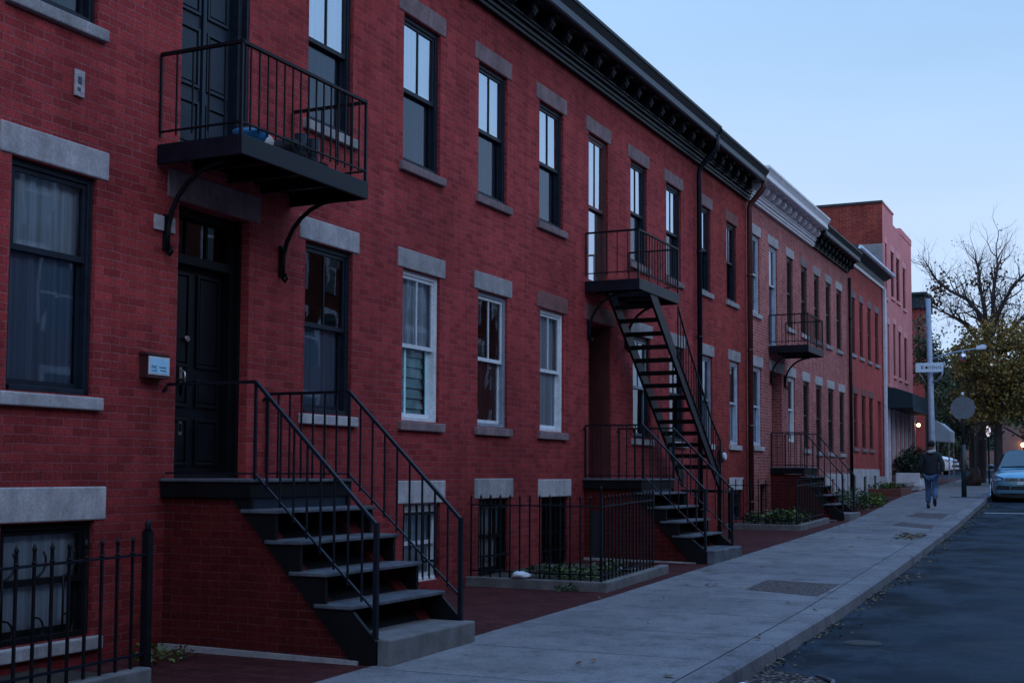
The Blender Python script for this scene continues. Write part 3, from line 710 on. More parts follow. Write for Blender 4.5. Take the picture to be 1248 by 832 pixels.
panel_door(A, 9.57, 10.62, 4.52, ZT, 'door_blue', depth=.16, lin='stone', case='navy', double=True, label='blue-black double balcony door')
d2 = panel_door(A, 20.0, 21.08, 1.41, 4.05, 'door_red', zt=3.42, reveal_shade=True, depth=.55, lin='brownstone2', case='redbrown', label='oxblood front door set deep in the brick')
sash_window(A, 20.0, 20.92, 4.69, ZT, 'redbrown', gu='glassU', gl='glassU', curt_u='curt_w', curt_l='curt_w', lin='brownstone', sil=None, label='red brown tall balcony window', mid=.52)
cornice(A, 1.0, 26.14, 8.05, 8.80, .55, M['corn'], M['cornlight'], M['corn'], step=.66, start=1.3)
downspout(A, .10, 26.02, zg(26), 7.85, .055, M['ironb'], dep=.55)

# ---- house B: short end of the black-cornice row
B = thing('row_house', (0, 28.1, zg(28)), 'narrow red brick house between the black and the red-brown downspouts', 'house', 'red brick row houses along the left side')
hb = [(26.42, 27.27, ZS1, ZT1), (28.66, 29.44, ZS1 + .02, 4.08), (26.30, 27.18, ZS2 + .05, ZT), (28.45, 29.28, ZS2 + .08, ZT), (28.7, 29.62, .45, 1.12)]
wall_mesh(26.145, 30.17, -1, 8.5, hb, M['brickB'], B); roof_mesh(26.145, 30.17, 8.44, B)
sash_window(B, *hb[0], 'bluegrey', gu='glassM', gl='glassM', curt_u='curt', curt_l='curt', lin='stone', sil='stone2', muntin=0)
sash_window(B, *hb[1], 'paleblue', gu='glassM', gl='glassM', curt_l='curt', lin='stone', sil='stone2', muntin=0)
sash_window(B, *hb[2], 'navy', gu='glassU', gl='glassL', curt_u='curt_d', lin='brownstone', sil='stone')
sash_window(B, *hb[3], 'navy', gu='glassM', gl='glassL', curt_u='curt_d', lin='brownstone2', sil='stone')
sash_window(B, *hb[4], 'navy', gu='glassM', gl='glassM', curt_u='curt_d', curt_l='curt_d', lin='stone2', sil=None, lh=.29)
cornice(B, 26.145, 30.2, 8.05, 8.76, .55, M['corn'], M['cornlight'], M['corn'], step=.62, start=26.6)
downspout(B, .10, 30.12, zg(30), 7.85, .065, M['redbrown'], dep=.5)

# ---- house C: white cornice
Cc = thing('row_house', (0, 33.8, zg(33.8)), 'weathered brick house with white bracketed cornice and small iron balcony', 'house', 'red brick row houses along the left side')
T2 = 7.36; S2 = 5.44; T1 = 4.11
hc = [(30.58, 31.44, S2, T2), (32.40, 33.27, 4.72, T2, .3), (34.36, 35.08, S2, T2), (36.08, 36.84, S2, T2),
      (30.76, 31.56, 2.18, T1), (32.57, 33.70, 1.67, 4.12, .6), (34.40, 35.22, 2.36, T1), (36.25, 36.98, 2.2, T1), (31.35, 32.15, .3, 1.25, .4)]
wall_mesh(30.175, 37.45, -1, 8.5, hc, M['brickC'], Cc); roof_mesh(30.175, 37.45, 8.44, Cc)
sash_window(Cc, *hc[0][:4], 'paleblue', gu='glassM', gl='glassM', curt_u='curt_d', lin='stone2', sil='stone2', muntin=0)
sash_window(Cc, *hc[1][:4], 'paleblue', gu='glassM', gl='glassL', curt_u='curt_w', lin='stone2', sil=None, muntin=0, mid=.62)
sash_window(Cc, *hc[2][:4], 'darkframe', gu='glassM', gl='glassL', lin='stone2', sil='stone2', muntin=0)
sash_window(Cc, *hc[3][:4], 'darkframe', gu='glassM', gl='glassL', lin='brownstone', sil='stone2', muntin=0)
sash_window(Cc, *hc[4][:4], 'paleblue', gu='glassM', gl='glassM', curt_u='curt_d', curt_l='curt', lin='stone2', sil='stone2', muntin=0)
panel_door(Cc, *hc[5][:4], 'door_red', zt=3.5, depth=.5, lin='stone2', case='darkframe')
sash_window(Cc, *hc[6][:4], 'white', gu='glassM', gl='glassM', curt_l='curt_d', lin='stone2', sil=None, muntin=0)
sash_window(Cc, *hc[7][:4], 'darkframe', gu='glassM', gl='glassL', lin='stone2', sil='stone', muntin=0)
bd = panel_door(Cc, *hc[8][:4], 'blackpaint', depth=.3, case='blackpaint')
cornice(Cc, 30.22, 37.45, 8.10, 8.88, .55, M['cornw'], M['cornw'], M['cornw_d'], step=.60, m_fr=M['cornw_d'], start=30.6, bw=.2, scroll=True)

# ---- house D: black cornice, same windows
D = thing('row_house', (0, 40.2, zg(40)), 'brick house with short black cornice just beyond the white one', 'house', 'red brick row houses along the left side')
hd = [(37.80, 38.50, S2, T2), (39.46, 40.20, S2, T2), (41.10, 41.90, S2, T2), (37.94, 38.72, 2.16, T1), (39.66, 40.50, 2.16, T1), (41.43, 42.22, 2.16, T1)]
wall_mesh(37.455, 42.95, -1, 8.5, hd, M['brickC'], D); roof_mesh(37.455, 42.95, 8.44, D)
for i, h in enumerate(hd): sash_window(D, *h, 'darkframe', gu='glassM', gl='glassL', lin='stone' if i < 2 else 'stone2', sil='stone', muntin=0, curt_u='curt_d' if i in (1, 4) else None)
cornice(D, 37.455, 42.9, 8.12, 8.74, .5, M['corn'], M['cornlight'], M['corn'], step=.55, start=37.8)
foundation(D, 39.1, 42.94, 1.52, M['found'], [(39.9, 40.3, .7, 1.35), (41.5, 41.9, .7, 1.35)])
downspout(D, .09, 42.90, zg(42.9), 7.95, .055, M['iron'], neck=False)

# ---- house E: plain fascia
Eh = thing('row_house', (0, 46.5, zg(46.5)), 'plain red brick house with slate blue fascia and whitewashed foundation', 'house', 'red brick row houses along the left side')
he = [(43.52, 44.28, 5.53, 7.42), (45.10, 45.76, 5.53, 7.42), (46.68, 47.36, 5.53, 7.42), (48.22, 48.95, 5.53, 7.42), (43.84, 44.56, 2.38, 4.2), (45.36, 46.12, 2.38, 4.2), (46.82, 47.62, 2.38, 4.2), (48.66, 49.42, 1.45, 4.2, .45)]
wall_mesh(42.955, 50.05, -1, 8.75, he, M['brickE'], Eh); roof_mesh(42.955, 50.05, 8.7, Eh)
for h in he[:7]: sash_window(Eh, *h[:4], 'redbrown', gu='glassD', gl='glassD', lin='brownstone' if h[2] > 5 else 'brownstone2', sil='stone' if h[2] > 5 else 'brownstone', muntin=0)
panel_door(Eh, *he[7][:4], 'door_red', depth=.35, case='redbrown')
b = MB(); b.box(-.05, .06, 42.96, 50.0, 8.50, 8.62, 1); b.box(-.05, .09, 42.96, 50.0, 8.62, 8.80, 0); b.ext([(-.05, 42.96, 8.801), (.12, 42.96, 8.801), (.36, 42.96, 8.92), (.40, 42.96, 9.05), (-.05, 42.96, 9.05)], (0, 7.05, 0), 0)
b.tube([(.42, 42.96, 8.98), (.42, 50.02, 8.98)], .07, 8, 2)
b.build('cornice', [M['slatefascia'], M['cornw'], M['zinc']], Eh)
foundation(Eh, 42.96, 48.6, 1.68, M['found'], [(43.5, 43.9, .8, 1.45), (45.32, 45.9, .8, 1.42), (47.43, 47.92, .95, 1.45)])
b = MB()
for h in [(43.5, 43.9), (45.32, 45.9), (47.43, 47.92)]: b.quad((.006, h[0], .7), (.006, h[1], .7), (.006, h[1], 1.46), (.006, h[0], 1.46))
b.build('cellar_opening', M['room'], Eh)
b = MB(); b.box(.002, .3, 48.62, 49.46, zg(49) - .3, 1.42); b.build('door_step', M['found'], Eh)
b = MB(); b.box(.02, .15, 49.80, 49.98, zg(50), 8.5); b.build('downspout', M['zinc'], Eh, bevel=.03)

# ---- pink building
Pk = thing('brick_building', (0, 54, zg(54)), 'tall three-storey pink painted building with stepped parapet and brick gable', 'building')
hp = [(50.75, 51.1, 8.3, 10.4), (52.10, 52.85, 8.5, 10.3), (53.45, 54.32, 8.5, 10.25), (55.2, 55.92, 8.4, 10.1), (51.15, 51.5, 5.0, 7.3), (52.5, 53.05, 5.4, 7.45), (53.85, 54.5, 5.4, 7.28), (55.38, 56.1, 5.4, 7.18)]
hs = [(51.0 + i * 1.1, 51.0 + i * 1.1 + .78, 1.35, 3.95, .25) for i in range(6)]
wall_mesh(50.2, 57.7, -1, 11.4, [h for h in hp] + hs, M['pink'], Pk, xb=-8)
for h in hp: sash_window(Pk, *h, 'redbrown', gu='glassD', gl='glassD', lin='pinktrim', sil='pinktrim', muntin=0)
b = MB()
b.box(-.3, 0.0, 50.2, 52.75, 11.401, 11.86); b.box(-.3, 0, 52.751, 54.6, 11.401, 11.46); b.box(-.3, .02, 54.6, 57.7, 11.401, 11.66); b.box(-.34, .03, 50.17, 52.8, 11.861, 11.93)
b.build('parapet', [M['pink']], Pk)
b = MB(); b.box(-8, -.301, 50.185, 50.55, 11.401, 11.86); b.box(-8, -.002, 50.13, 50.185, 10.3, 11.86); b.build('gable_wall', M['brickP'], Pk)
b = MB(); b.box(-8, -.004, 50.13, 50.188, 1, 10.298); b.build('rendered_wall', M['grey_render'], Pk)
b = MB(); b.box(-8.05, .02, 50.08, 50.62, 11.862, 11.95); b.box(-8, -.3, 50.62, 57.7, 11.2, 11.39); b.build('roof', M['tar'], Pk)
b = MB()
for i in range(7):
    y = 50.78 + i * 1.1; b.box(.002, .10, y, y + .16, 1.0, 4.1)
b.build('pilaster', M['whiteblock'], Pk)
for h in hs:
    b = MB(); b.quad((-.22, h[0], h[2]), (-.22, h[1], h[2]), (-.22, h[1], h[3]), (-.22, h[0], h[3])); b.build('shop_window', M['carglass'], Pk)
# awning on the pink building
aw = thing('awning', (0, 52.5, 4.2), 'dark green box awning over the shop front of the pink building', 'awning')
b = MB(); y0, y1 = 50.35, 57.2
b.ext([(.012, y0, 4.80), (.35, y0, 4.78), (1.0, y0, 4.55), (1.0, y0, 4.02), (.012, y0, 4.02)], (0, y1 - y0, 0)); b.build('canopy', M['awning'], aw)
b = MB(); b.box(1.001, 1.006, y0 + .1, y1 - .05, 3.9, 4.04); b.build('valance', M['awning_side'], aw)

# ---- farther building
F = thing('brick_building', (-.6, 66, zg(66)), 'distant red brick building with dark green cornice behind the lamp pole', 'building')
wall_mesh(66, 68.6, -1, 9.9, [], M['brickE'], F, xf=-.62, xb=-9); roof_mesh(66, 68.6, 9.95, F, xf=-.62)
b = MB(); b.box(-9, -.5, 65.85, 68.75, 9.7, 10.35); b.ext([(-9, 65.7, 10.351), (-.4, 65.7, 10.351), (-.4, 65.7, 10.48), (-9, 65.7, 10.48)], (0, 3.2, 0)); b.build('cornice', M['awning'], F)
G = thing('brick_building', (4, 104, zg(104)), 'low far brown building closing the end of the street', 'building')
b = MB(); b.box(-14, 22, 104, 112, 0, 7.2); b.build('wall', M['farwall'], G)
b = MB(); b.ext([(-14.5, 103.5, 7.2), (-14.5, 112.5, 7.2), (-14.5, 108, 10)], (37, 0, 0)); b.build('roof', M['tar'], G)
b = MB()
for i in range(10): b.box(-12 + i * 3.4, -10.6 + i * 3.4, 103.94, 103.99, 3.4, 5.4)
b.build('window', M['carglass'], G)
# ---- row across the street (behind the camera's right; shows in the window reflections)
O = thing('row_house', (17.5, 20, zg(20)), 'dim brick row on the far side of the street, mirrored in the window panes', 'house', 'row across the street')
b = MB(); b.box(17.3, 27, -40, 62, -1, 10.2); b.build('wall', M['brickO'], O)
b = MB(); b.box(16.9, 27, -40, 62, 10.201, 10.9); b.build('cornice', M['cornw_d'], O)
b = MB(); f = MB()
for i in range(36):
    y = -28 + i * 2.4
    for z in (2.2, 5.2, 7.9):
        b.box(17.24, 17.29, y, y + 1.0, z, z + 1.9); f.box(17.22, 17.29, y - .1, y, z, z + 1.9); f.box(17.22, 17.29, y + 1, y + 1.1, z, z + 1.9); f.box(17.2, 17.29, y - .1, y + 1.1, z + 1.9, z + 2.1); f.box(17.22, 17.235, y, y + 1, z + .9, z + .97)
b.build('pane', M['carglass'], O); f.build('window_frame', M['cornw'], O)

# ------------------------------------------------------------------ stoops
def railing(parent, path_top, path_bot, step, m, r=.011, rail_w=.04, skip_x=None):
    """path_*: polyline (x,z) in a plane y=const, or 3-D points"""
    b = MB()
    for i in range(len(path_top) - 1): b.bar(path_top[i], path_top[i + 1], rail_w, .028)
    for i in range(len(path_bot) - 1): b.bar(path_bot[i], path_bot[i + 1], .024, .016)
    for e in ((0, -1) if not skip_x else (-1,)): b.bar(path_bot[e], path_top[e], .02, .02, up=(1, 0, 0))
    rl = b.build('railing', m, parent)
    def along(path, t):
        L = [(Vector(path[i + 1]) - Vector(path[i])).xy.length for i in range(len(path) - 1)]; d = t * sum(L)
        for i, l in enumerate(L):
            if d <= l + 1e-6: return Vector(path[i]).lerp(Vector(path[i + 1]), d / l if l else 0)
            d -= l
        return Vector(path[-1])
    tot = sum((Vector(path_top[i + 1]) - Vector(path_top[i])).xy.length for i in range(len(path_top) - 1))
    n = max(1, int(round(tot / step)))
    for k in range(n + 1):
        p = along(path_top, k / n)
        if skip_x and p.x < skip_x: continue
        q = along(path_bot, k / n); q = Vector((p.x, p.y, q.z - .05))
        bb = MB(); bb.bar(q, p, r * 2, r * 2, up=(1, 0, 0)); bb.build('baluster', m, rl)
    return rl

def stoop(y0, y1, zp, zb, xe, label, m_step, xp=1.02, n=4, opening=False, zst=.2, open_near=False):
    t = thing('stoop', (0, (y0 + y1) / 2, zb), label, 'stoop', 'front stoops of the row houses')
    zs = zb + zst                                          # top of the bottom stone
    rise = (zp - zs) / (n + 1); xs = xe - .50; run = (xs - xp + .12) / n
    # brick side walls under the stair
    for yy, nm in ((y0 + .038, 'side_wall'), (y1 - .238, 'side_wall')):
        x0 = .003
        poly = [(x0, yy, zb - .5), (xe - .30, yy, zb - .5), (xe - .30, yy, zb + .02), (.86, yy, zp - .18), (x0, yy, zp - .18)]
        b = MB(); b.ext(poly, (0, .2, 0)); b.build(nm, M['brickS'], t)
    if opening:
        b = MB(); b.box(.10, .36, y0 + .028, y0 + .036, zb - .1, zp - .52); b.build('cellar_opening', M['room'], t)
    b = MB(); b.box(.004, xp, y0 - .03, y1 + .03, zp - .17, zp - .028); b.build('platform', M['blackpaint'], t, bevel=.006)
    b = MB(); b.box(.004, xp + .03, y0 - .05, y1 + .05, zp - .027, zp); b.build('platform_slab', M['slate'], t, bevel=.006)
    b = MB(); b.box(xp - .05, xp - .02, y0 + .04, y1 - .04, zp - .28, zp - .171); b.build('riser', M['door_blue'], t)
    # stringers: stepped black side plates
    for yy in (y0 - .012, y1 - .03):
        poly = [(.80, yy, zp - .171), (xp, yy, zp - .171)]
        for k in range(n):
            xa = xp + run * k; z = zp - rise * (k + 1) - .036
            poly += [(xa + .0, yy, z), (xa + run + .0, yy, z)]
        poly += [(xe - .13, yy, zs - .02), (xe - .13, yy, zb - .02), (xe - .32, yy, zb - .06)]
        b = MB(); b.ext(poly, (0, .042, 0)); b.build('stringer', M['blackpaint'], t)
    for k in range(n):
        xa = xp + run * k - .10; z = zp - rise * (k + 1)
        b = MB(); b.box(xa, xa + run + .13, y0 - .04, y1 + .03, z - .035, z); b.build('tread', M['slate'], t, bevel=.008)
    b = MB(); q = y0 + .07; q1 = y1 - .07; b.ext([(xe - .128, y0, zb - .25), (xe, y0, zb - .25), (xe, y1 - .02, zb - .25), (xe - .128, y1 - .02, zb - .25), (xe - .128, q1, zb - .25), (xe - .52, q1, zb - .25), (xe - .52, q, zb - .25), (xe - .128, q, zb - .25)], (0, 0, zs - zb + .25)); b.build('bottom_step', m_step, t, bevel=.018)
    b = MB(); b.bar((xp - .06, (y0 + y1) / 2, zp - .40), (xe - .42, (y0 + y1) / 2, zs - .10), y1 - y0 - .5, .03); b.build('gap_shade_sheet', M['blackpaint'], t)  # added black sheet, stands in for shade behind the gaps between treads
    # railings
    for yy in (y0 + .03, y1 - .03):
        top = [(.02, yy, zp + .87), (xp, yy, zp + .87), (xe - .16, yy, zs + .95)]
        bot = [(.02, yy, zp + .05), (xp, yy, zp + .05), (xe - .16, yy, zs + .22)]
        rl = railing(t, top, bot, .142, M['ironb'], r=.008, rail_w=.036, skip_x=xp - .04 if open_near and yy < (y0 + y1) / 2 else None)
        for q0, q1, w_ in (((xe - .16, yy, zs - .01), (xe - .16, yy, zs + .97), .04), *([] if open_near and yy < (y0 + y1) / 2 else [((.03, yy, zp), (.03, yy, zp + .87), .022)]), ((xp, yy, zp), (xp, yy, zp + .87), .024)): b = MB(); b.bar(q0, q1, w_); b.build('post', M['ironb'], rl)
        b = MB(); b.tube([(.02, yy, zp + .87), (.03, yy - .03, zp + .84), (.005, yy - .05, zp + .8)], .012, 6); b.build('scroll_end', M['ironb'], rl)
    # pale mortar strip along the foot of the wall
    b = MB(); b.ext([(.02, y0 - .035, zb - .05), (xe - .3, y0 - .035, zb - .05), (xe - .3, y0 - .035, zb + .008), (.02, y0 - .035, zb + .03)], (0, .05, 0)); b.build('foot_strip', M['stone'], t)
    return t
stoop(9.42, 11.03, 1.43, -.10, 2.45, 'nearest black iron stoop with slate treads climbing to the black front door', M['stepstone'], open_near=True)
stoop(19.78, 21.42, 1.41, .09, 2.22, 'middle black stoop climbing to the deep-set door below the fire escape', M['slate'], opening=True)
stoop(32.40, 33.95, 1.67, .36, 1.95, 'third stoop below the small far balcony of the white-cornice house', M['stepstone'], xp=.86, zst=.17)

# ------------------------------------------------------------------ balconies and the fire stair
def balcony(y0, y1, zp, dep, zb, zt, label, hatch=None):
    t = thing('iron_balcony', (0, (y0 + y1) / 2, zp), label, 'balcony', 'black iron balconies')
    b = MB()
    if hatch:
        b.box(.004, hatch[0], y0, y1, zp - .05, zp); b.box(hatch[0], dep, y0, hatch[1], zp - .05, zp)
        b.box(hatch[0], dep, hatch[2], y1, zp - .05, zp)
    else:
        n = int((y1 - y0) / .11)
        for k in range(n): ya = y0 + (y1 - y0) * k / n; b.box(.004, dep - .03, ya + .004, ya + (y1 - y0) / n - .004, zp - .04, zp)
    b.build('platform', M['blackpaint'], t)
    b = MB()   # channel frame
    b.box(.004, dep, y0 - .02, y0 + .02, zp - .17, zp + .012); b.box(.004, dep, y1 - .02, y1 + .02, zp - .17, zp + .012); b.box(dep, dep + .035, y0 - .02, y1 + .02, zp - .165, zp + .015)
    for k in (1, 2, 3): yy = y0 + (y1 - y0) * k / 4; b.box(.004, dep, yy - .025, yy + .025, zp - .13, zp - .041)
    b.build('frame', M['ironb'], t, bevel=.004)
    yy0, yy1, xd = y0 + .0, y1 - .0, dep + .01
    b = MB()
    railing(t, [(.02, yy0, zt), (xd, yy0, zt)], [(.02, yy0, zb), (xd, yy0, zb)], .17, M['iron'], r=.007)
    railing(t, [(xd, yy0, zt), (xd, yy1, zt)], [(xd, yy0, zb), (xd, yy1, zb)], .135, M['iron'], r=.007)
    railing(t, [(.02, yy1, zt), (xd, yy1, zt)], [(.02, yy1, zb), (xd, yy1, zb)], .17, M['iron'], r=.007)
    for (x, y) in ((xd, yy0), (xd, yy1)): b = MB(); b.bar((x, y, zp), (x, y, zt + .02), .026); b.build('post', M['ironb'], t)
    for yb in (y0 + .12, y1 - .16):
        b = MB(); pts = [(.03, yb, zp - .95), (.035, yb, zp - .78)]
        for k in range(7): a = k / 6 * math.pi / 2; pts.append((.04 + .58 * (1 - math.cos(a)) * .9 + .12 * a / 1.57, yb, zp - .72 + .54 * math.sin(a)))
        b.tube(pts, .024, 8); b.tube([(.03, yb, zp - .96), (.06, yb, zp - 1.0), (.09, yb, zp - .97), (.07, yb, zp - .92)], .018, 6)
        b.box(.003, .03, yb - .04, yb + .04, zp - .95, zp - .62); b.build('bracket', M['iron'], t)
    return t
balcony(9.27, 11.38, 4.50, .93, 4.63, 5.36, 'near black iron balcony over the first front door with clutter on its floor')
balcony(19.84, 21.93, 4.67, .93, 4.81, 5.49, 'middle black iron balcony with the fire escape stair hanging below', hatch=(.15, 20.4, 21.25))
balcony(32.30, 34.12, 4.73, .98, 4.84, 5.52, 'far small black iron balcony on the white-cornice house')

fs = thing('fire_escape_stair', (.55, 24.2, zg(26)), 'black iron fire escape stair descending from the middle balcony along the brick wall', 'fire escape')
SA = Vector((0, 20.45, 4.62)); SB = Vector((0, 24.55, 1.34))
for x in (.20, .92):
    b = MB(); b.bar((x, SA.y, SA.z), (x, SB.y, SB.z), .045, .24); b.build('stringer', M['ironb'], fs)
nT = 14
p = MB(); y0, z0 = SA.y + .35, SA.z - .27
p.box(.225, .895, y0 - .11, y0 + .11, z0 - .02, z0 + .025); p.box(.225, .895, y0 - .11, y0 - .09, z0 - .055, z0 - .02); tr = p.build('tread', M['blackpaint'], fs)
dy = (SB.y - SA.y - .45) / nT; slope = (SB.z - SA.z) / (SB.y - SA.y)
copies(tr, fs, [(0, dy * k, dy * k * slope) for k in range(1, nT)])
def on(y, off): return SA.z + slope * (y - SA.y) + off
top = [(.95, 21.9, on(21.9, 1.0)), (.95, 22.6, on(22.6, .82)), (.95, 24.0, on(24.0, .72)), (.95, 24.55, on(24.55, .80))]
bot = [(.95, 21.9, on(21.9, .12)), (.95, 24.55, on(24.55, .12))]
railing(fs, top, bot, .16, M['iron'], r=.007, rail_w=.03)
b = MB(); b.box(.16, 1.0, 24.5, 25.35, 1.13, 1.18); b.build('landing', M['blackpaint'], fs)
for q0, q1, w_ in (((.95, 24.55, 1.2), (.95, 24.55, on(24.55, .82)), .03), ((.92, 24.6, zg(24.6) - .02), (.92, 24.6, 1.42), .075), ((.22, 24.6, zg(24.6) - .02), (.22, 24.6, 1.13), .06), ((.92, 25.3, zg(25.3) - .02), (.92, 25.3, 1.13), .05), ((.22, 25.3, zg(25.3) - .02), (.22, 25.3, 1.13), .05)): b = MB(); b.bar(q0, q1, w_); b.build('post', M['blackpaint'], fs)

# clutter on the near balcony
zc = 4.505
t = thing('plastic_bowl', (.78, 9.62, zc), 'blue plastic bowl on the near balcony floor', 'bowl')
b = MB(); pr = [(.06, 0), (.12, .03), (.16, .10), (.165, .13), (.15, .125), (.11, .04), (.0, .02)]
n = 18; vs = [(.78 + r_ * math.cos(2 * math.pi * k / n), 9.62 + r_ * math.sin(2 * math.pi * k / n), zc + z) for r_, z in pr for k in range(n)]
b.add(vs, [(i * n + k, i * n + (k + 1) % n, (i + 1) * n + (k + 1) % n, (i + 1) * n + k) for i in range(len(pr) - 1) for k in range(n)], 0, True); b.build('body', M['bluebowl'], t)
def lumpy(name, c, r, m, label, cat, seed, amp=.3, sub=(14, 9), taper=0):
    rr = random.Random(seed); b = MB(); b.sph(c, r, *sub)
    ph = [rr.uniform(0, 6) for _ in range(6)]
    for v in b.v:
        d = v - Vector(c); a = math.atan2(d.y, d.x); f = 1 + amp * .5 * math.sin(3 * a + ph[0]) * math.cos(d.z * 9 / r[2] * .5 + ph[1]) + amp * .4 * math.sin(5 * a + ph[2] + d.z * 6)
        v.x = c[0] + d.x * f; v.y = c[1] + d.y * f; v.z = max(c[2] - r[2] * .8, c[2] + d.z * (1 + amp * .3 * math.sin(4 * a + ph[3])))
        if taper:
            k = 1 - taper * (v.z - c[2] + r[2]) / (2 * r[2]); v.x = c[0] + (v.x - c[0]) * k + .18 * (v.z - c[2]); v.y = c[1] + (v.y - c[1]) * k
    return tag(b.build(name, m, origin=(c[0], c[1], c[2] - r[2] * .8)), label, cat)
lumpy('cloth_bag', (.62, 10.0, zc + .10), (.14, .16, .13), M['cloth'], 'crumpled pale cloth bag behind the blue bowl on the balcony', 'bag', 3)
lumpy('bag', (.78, 10.22, zc + .09), (.15, .2, .12), M['darkcloth'], 'slumped dark bag between the bowl and the boots on the balcony', 'bag', 5)
def boot(x, y, label):
    t = thing('rubber_boot', (x, y, zc), label, 'boot')
    b = MB(); b.tube([(x, y, zc + .02), (x, y, zc + .08), (x - .005, y, zc + .17), (x, y + .0, zc + .33)], [.055, .058, .052, .066], 12); b.build('shaft', M['navy'], t)
    b = MB(); b.sph((x + .07, y, zc + .045), (.11, .05, .05), 12, 8); b.box(x - .06, x + .17, y - .045, y + .045, zc, zc + .018); b.build('foot', M['blackpaint'], t, bevel=.01)
boot(.72, 10.52, 'tall dark rubber boot nearer the bag on the balcony floor'); boot(.72, 10.74, 'tall dark rubber boot farther right on the balcony floor')

# ------------------------------------------------------------------ wall fittings
t = thing('mailbox', (0, 9.3, 2.45), 'maroon mailbox with a pale blue printed plate left of the front door', 'mailbox')
b = MB(); b.box(.003, .10, 9.08, 9.37, 2.34, 2.545); b.ext([(.003, 9.07, 2.546), (.115, 9.07, 2.546), (.07, 9.07, 2.575), (.003, 9.07, 2.58)], (0, .31, 0)); b.build('body', M['mailred'], t, bevel=.004)
b = MB(); b.box(.1005, .108, 9.085, 9.365, 2.37, 2.535); b.build('plate', M['whiteblock'], t, bevel=.002)
b = MB(); b.box(.1085, .111, 9.105, 9.345, 2.385, 2.520); b.build('label_panel', M['mailplate'], t)
def text(name, s, size, loc, mat, parent, rot):
    cu = bpy.data.curves.new(name, 'FONT'); cu.body = s; cu.size = size; cu.extrude = .0008; cu.align_x = 'LEFT'; cu.align_y = 'CENTER'
    tmp = bpy.data.objects.new('tmp', cu); COL.objects.link(tmp)
    dg = bpy.context.evaluated_depsgraph_get(); me = bpy.data.meshes.new_from_object(tmp.evaluated_get(dg))
    bpy.data.objects.remove(tmp); me.materials.clear(); me.materials.append(mat)
    o = bpy.data.objects.new(name, me); COL.objects.link(o); o.parent = parent
    o.location = Vector(loc) - ORG[parent.name]; o.rotation_euler = rot; return o
RX = (rad(90), 0, rad(90))    # reads along +Y, faces +X
text('lettering', 'FNC', .042, (.1116, 9.115, 2.437), M['navy'], t, RX)
text('lettering', 'SECURITY', .018, (.1116, 9.118, 2.405), M['navy'], t, RX)
text('lettering', 'Lanmaralo', .024, (.1116, 9.215, 2.440), M['signblack'], t, RX)
text('lettering', 'Lubmang', .022, (.1116, 9.235, 2.412), M['signblack'], t, RX)
t = thing('wall_plaque', (0, 8.24, 4.8), 'small weathered white plaque high on the wall between the windows', 'plaque')
b = MB(); b.box(.002, .02, 8.185, 8.30, 4.69, 4.92); b.build('plate', M['grime'], t, bevel=.004)
b = MB(); b.box(.0205, .026, 8.22, 8.26, 4.80, 4.86); b.box(.0205, .026, 8.215, 8.25, 4.74, 4.765); b.build('scuffed_mark', M['slate'], t)
b = MB(); b.box(.002, .022, 9.22, 9.51, 3.72, 3.86); tag(b.build('wall_block', M['grime'], bevel=.006, origin=(0, 9.36, 3.72)), 'small pale block set in the brick beside the balcony bracket', 'wall block')
t = thing('electric_meter', (0, 27.75, 1.85), 'round utility meter with pipe frame on the wall beyond the fire escape', 'meter')
b = MB(); b.tube([(.002, 27.75, 1.88), (.10, 27.75, 1.88)], [.15, .13], 16); b.build('body', M['iron'], t)
b = MB(); b.tube([(.101, 27.75, 1.88), (.16, 27.75, 1.88)], [.09, .075], 16); b.build('dial', M['whiteblock'], t)
b = MB(); b.tube([(.04, 26.9, 2.08), (.04, 27.75, 2.08), (.04, 27.75, 1.66), (.04, 26.9, 1.66)], .014, 6); b.build('pipe', M['iron'], t)

# ------------------------------------------------------------------ iron fences and beds
def fence(pts, zbase, h, step, label, post_idx, rail_lo=.10, rail_hi=.15, pw=.062):
    t = thing('iron_fence', (pts[0][0], pts[0][1], zbase(pts[0][1])), label, 'fence', 'black iron area fences')
    b = MB()
    for i in range(len(pts) - 1):
        for dz in (rail_lo, h - rail_hi):
            b.bar((*pts[i], zbase(pts[i][1]) + dz), (*pts[i + 1], zbase(pts[i + 1][1]) + dz), .034, .018)
    b.build('rail', M['ironb'], t)
    proto = None
    for i in range(len(pts) - 1):
        p, q = Vector(pts[i]), Vector(pts[i + 1]); L = (q - p).length; n = max(1, int(round(L / step)))
        for k in range(n + (1 if i == len(pts) - 2 else 0)):
            if k == 0 and i in post_idx: continue
            w = p.lerp(q, k / n); z = zbase(w.y)
            if proto is None:
                pb = MB(); pb.bar((w.x, w.y, z), (w.x, w.y, z + h - .07), .019)
                pb.tube([(w.x, w.y, z + h - .07), (w.x, w.y, z + h - .045), (w.x, w.y, z + h)], [.011, .018, .002], 6)
                pb.tube([(w.x, w.y, z + h - .15), (w.x, w.y, z + h - .13)], [.018, .018], 6)
                proto = pb.build('picket', M['iron'], t); w0 = Vector((w.x, w.y, z))
            else: copies(proto, t, [Vector((w.x, w.y, z)) - w0])
    for i in post_idx:
        x, y = pts[i]; z = zbase(y); b = MB(); b.bar((x, y, z - .03), (x, y, z + h + .02), pw)
        b.tube([(x, y, z + h + .02), (x, y, z + h + .05), (x, y, z + h + .07), (x, y, z + h + .12)], [pw * .58, pw * .32, pw * .48, .004], 8); b.build('post', M['iron'], t)
    return t
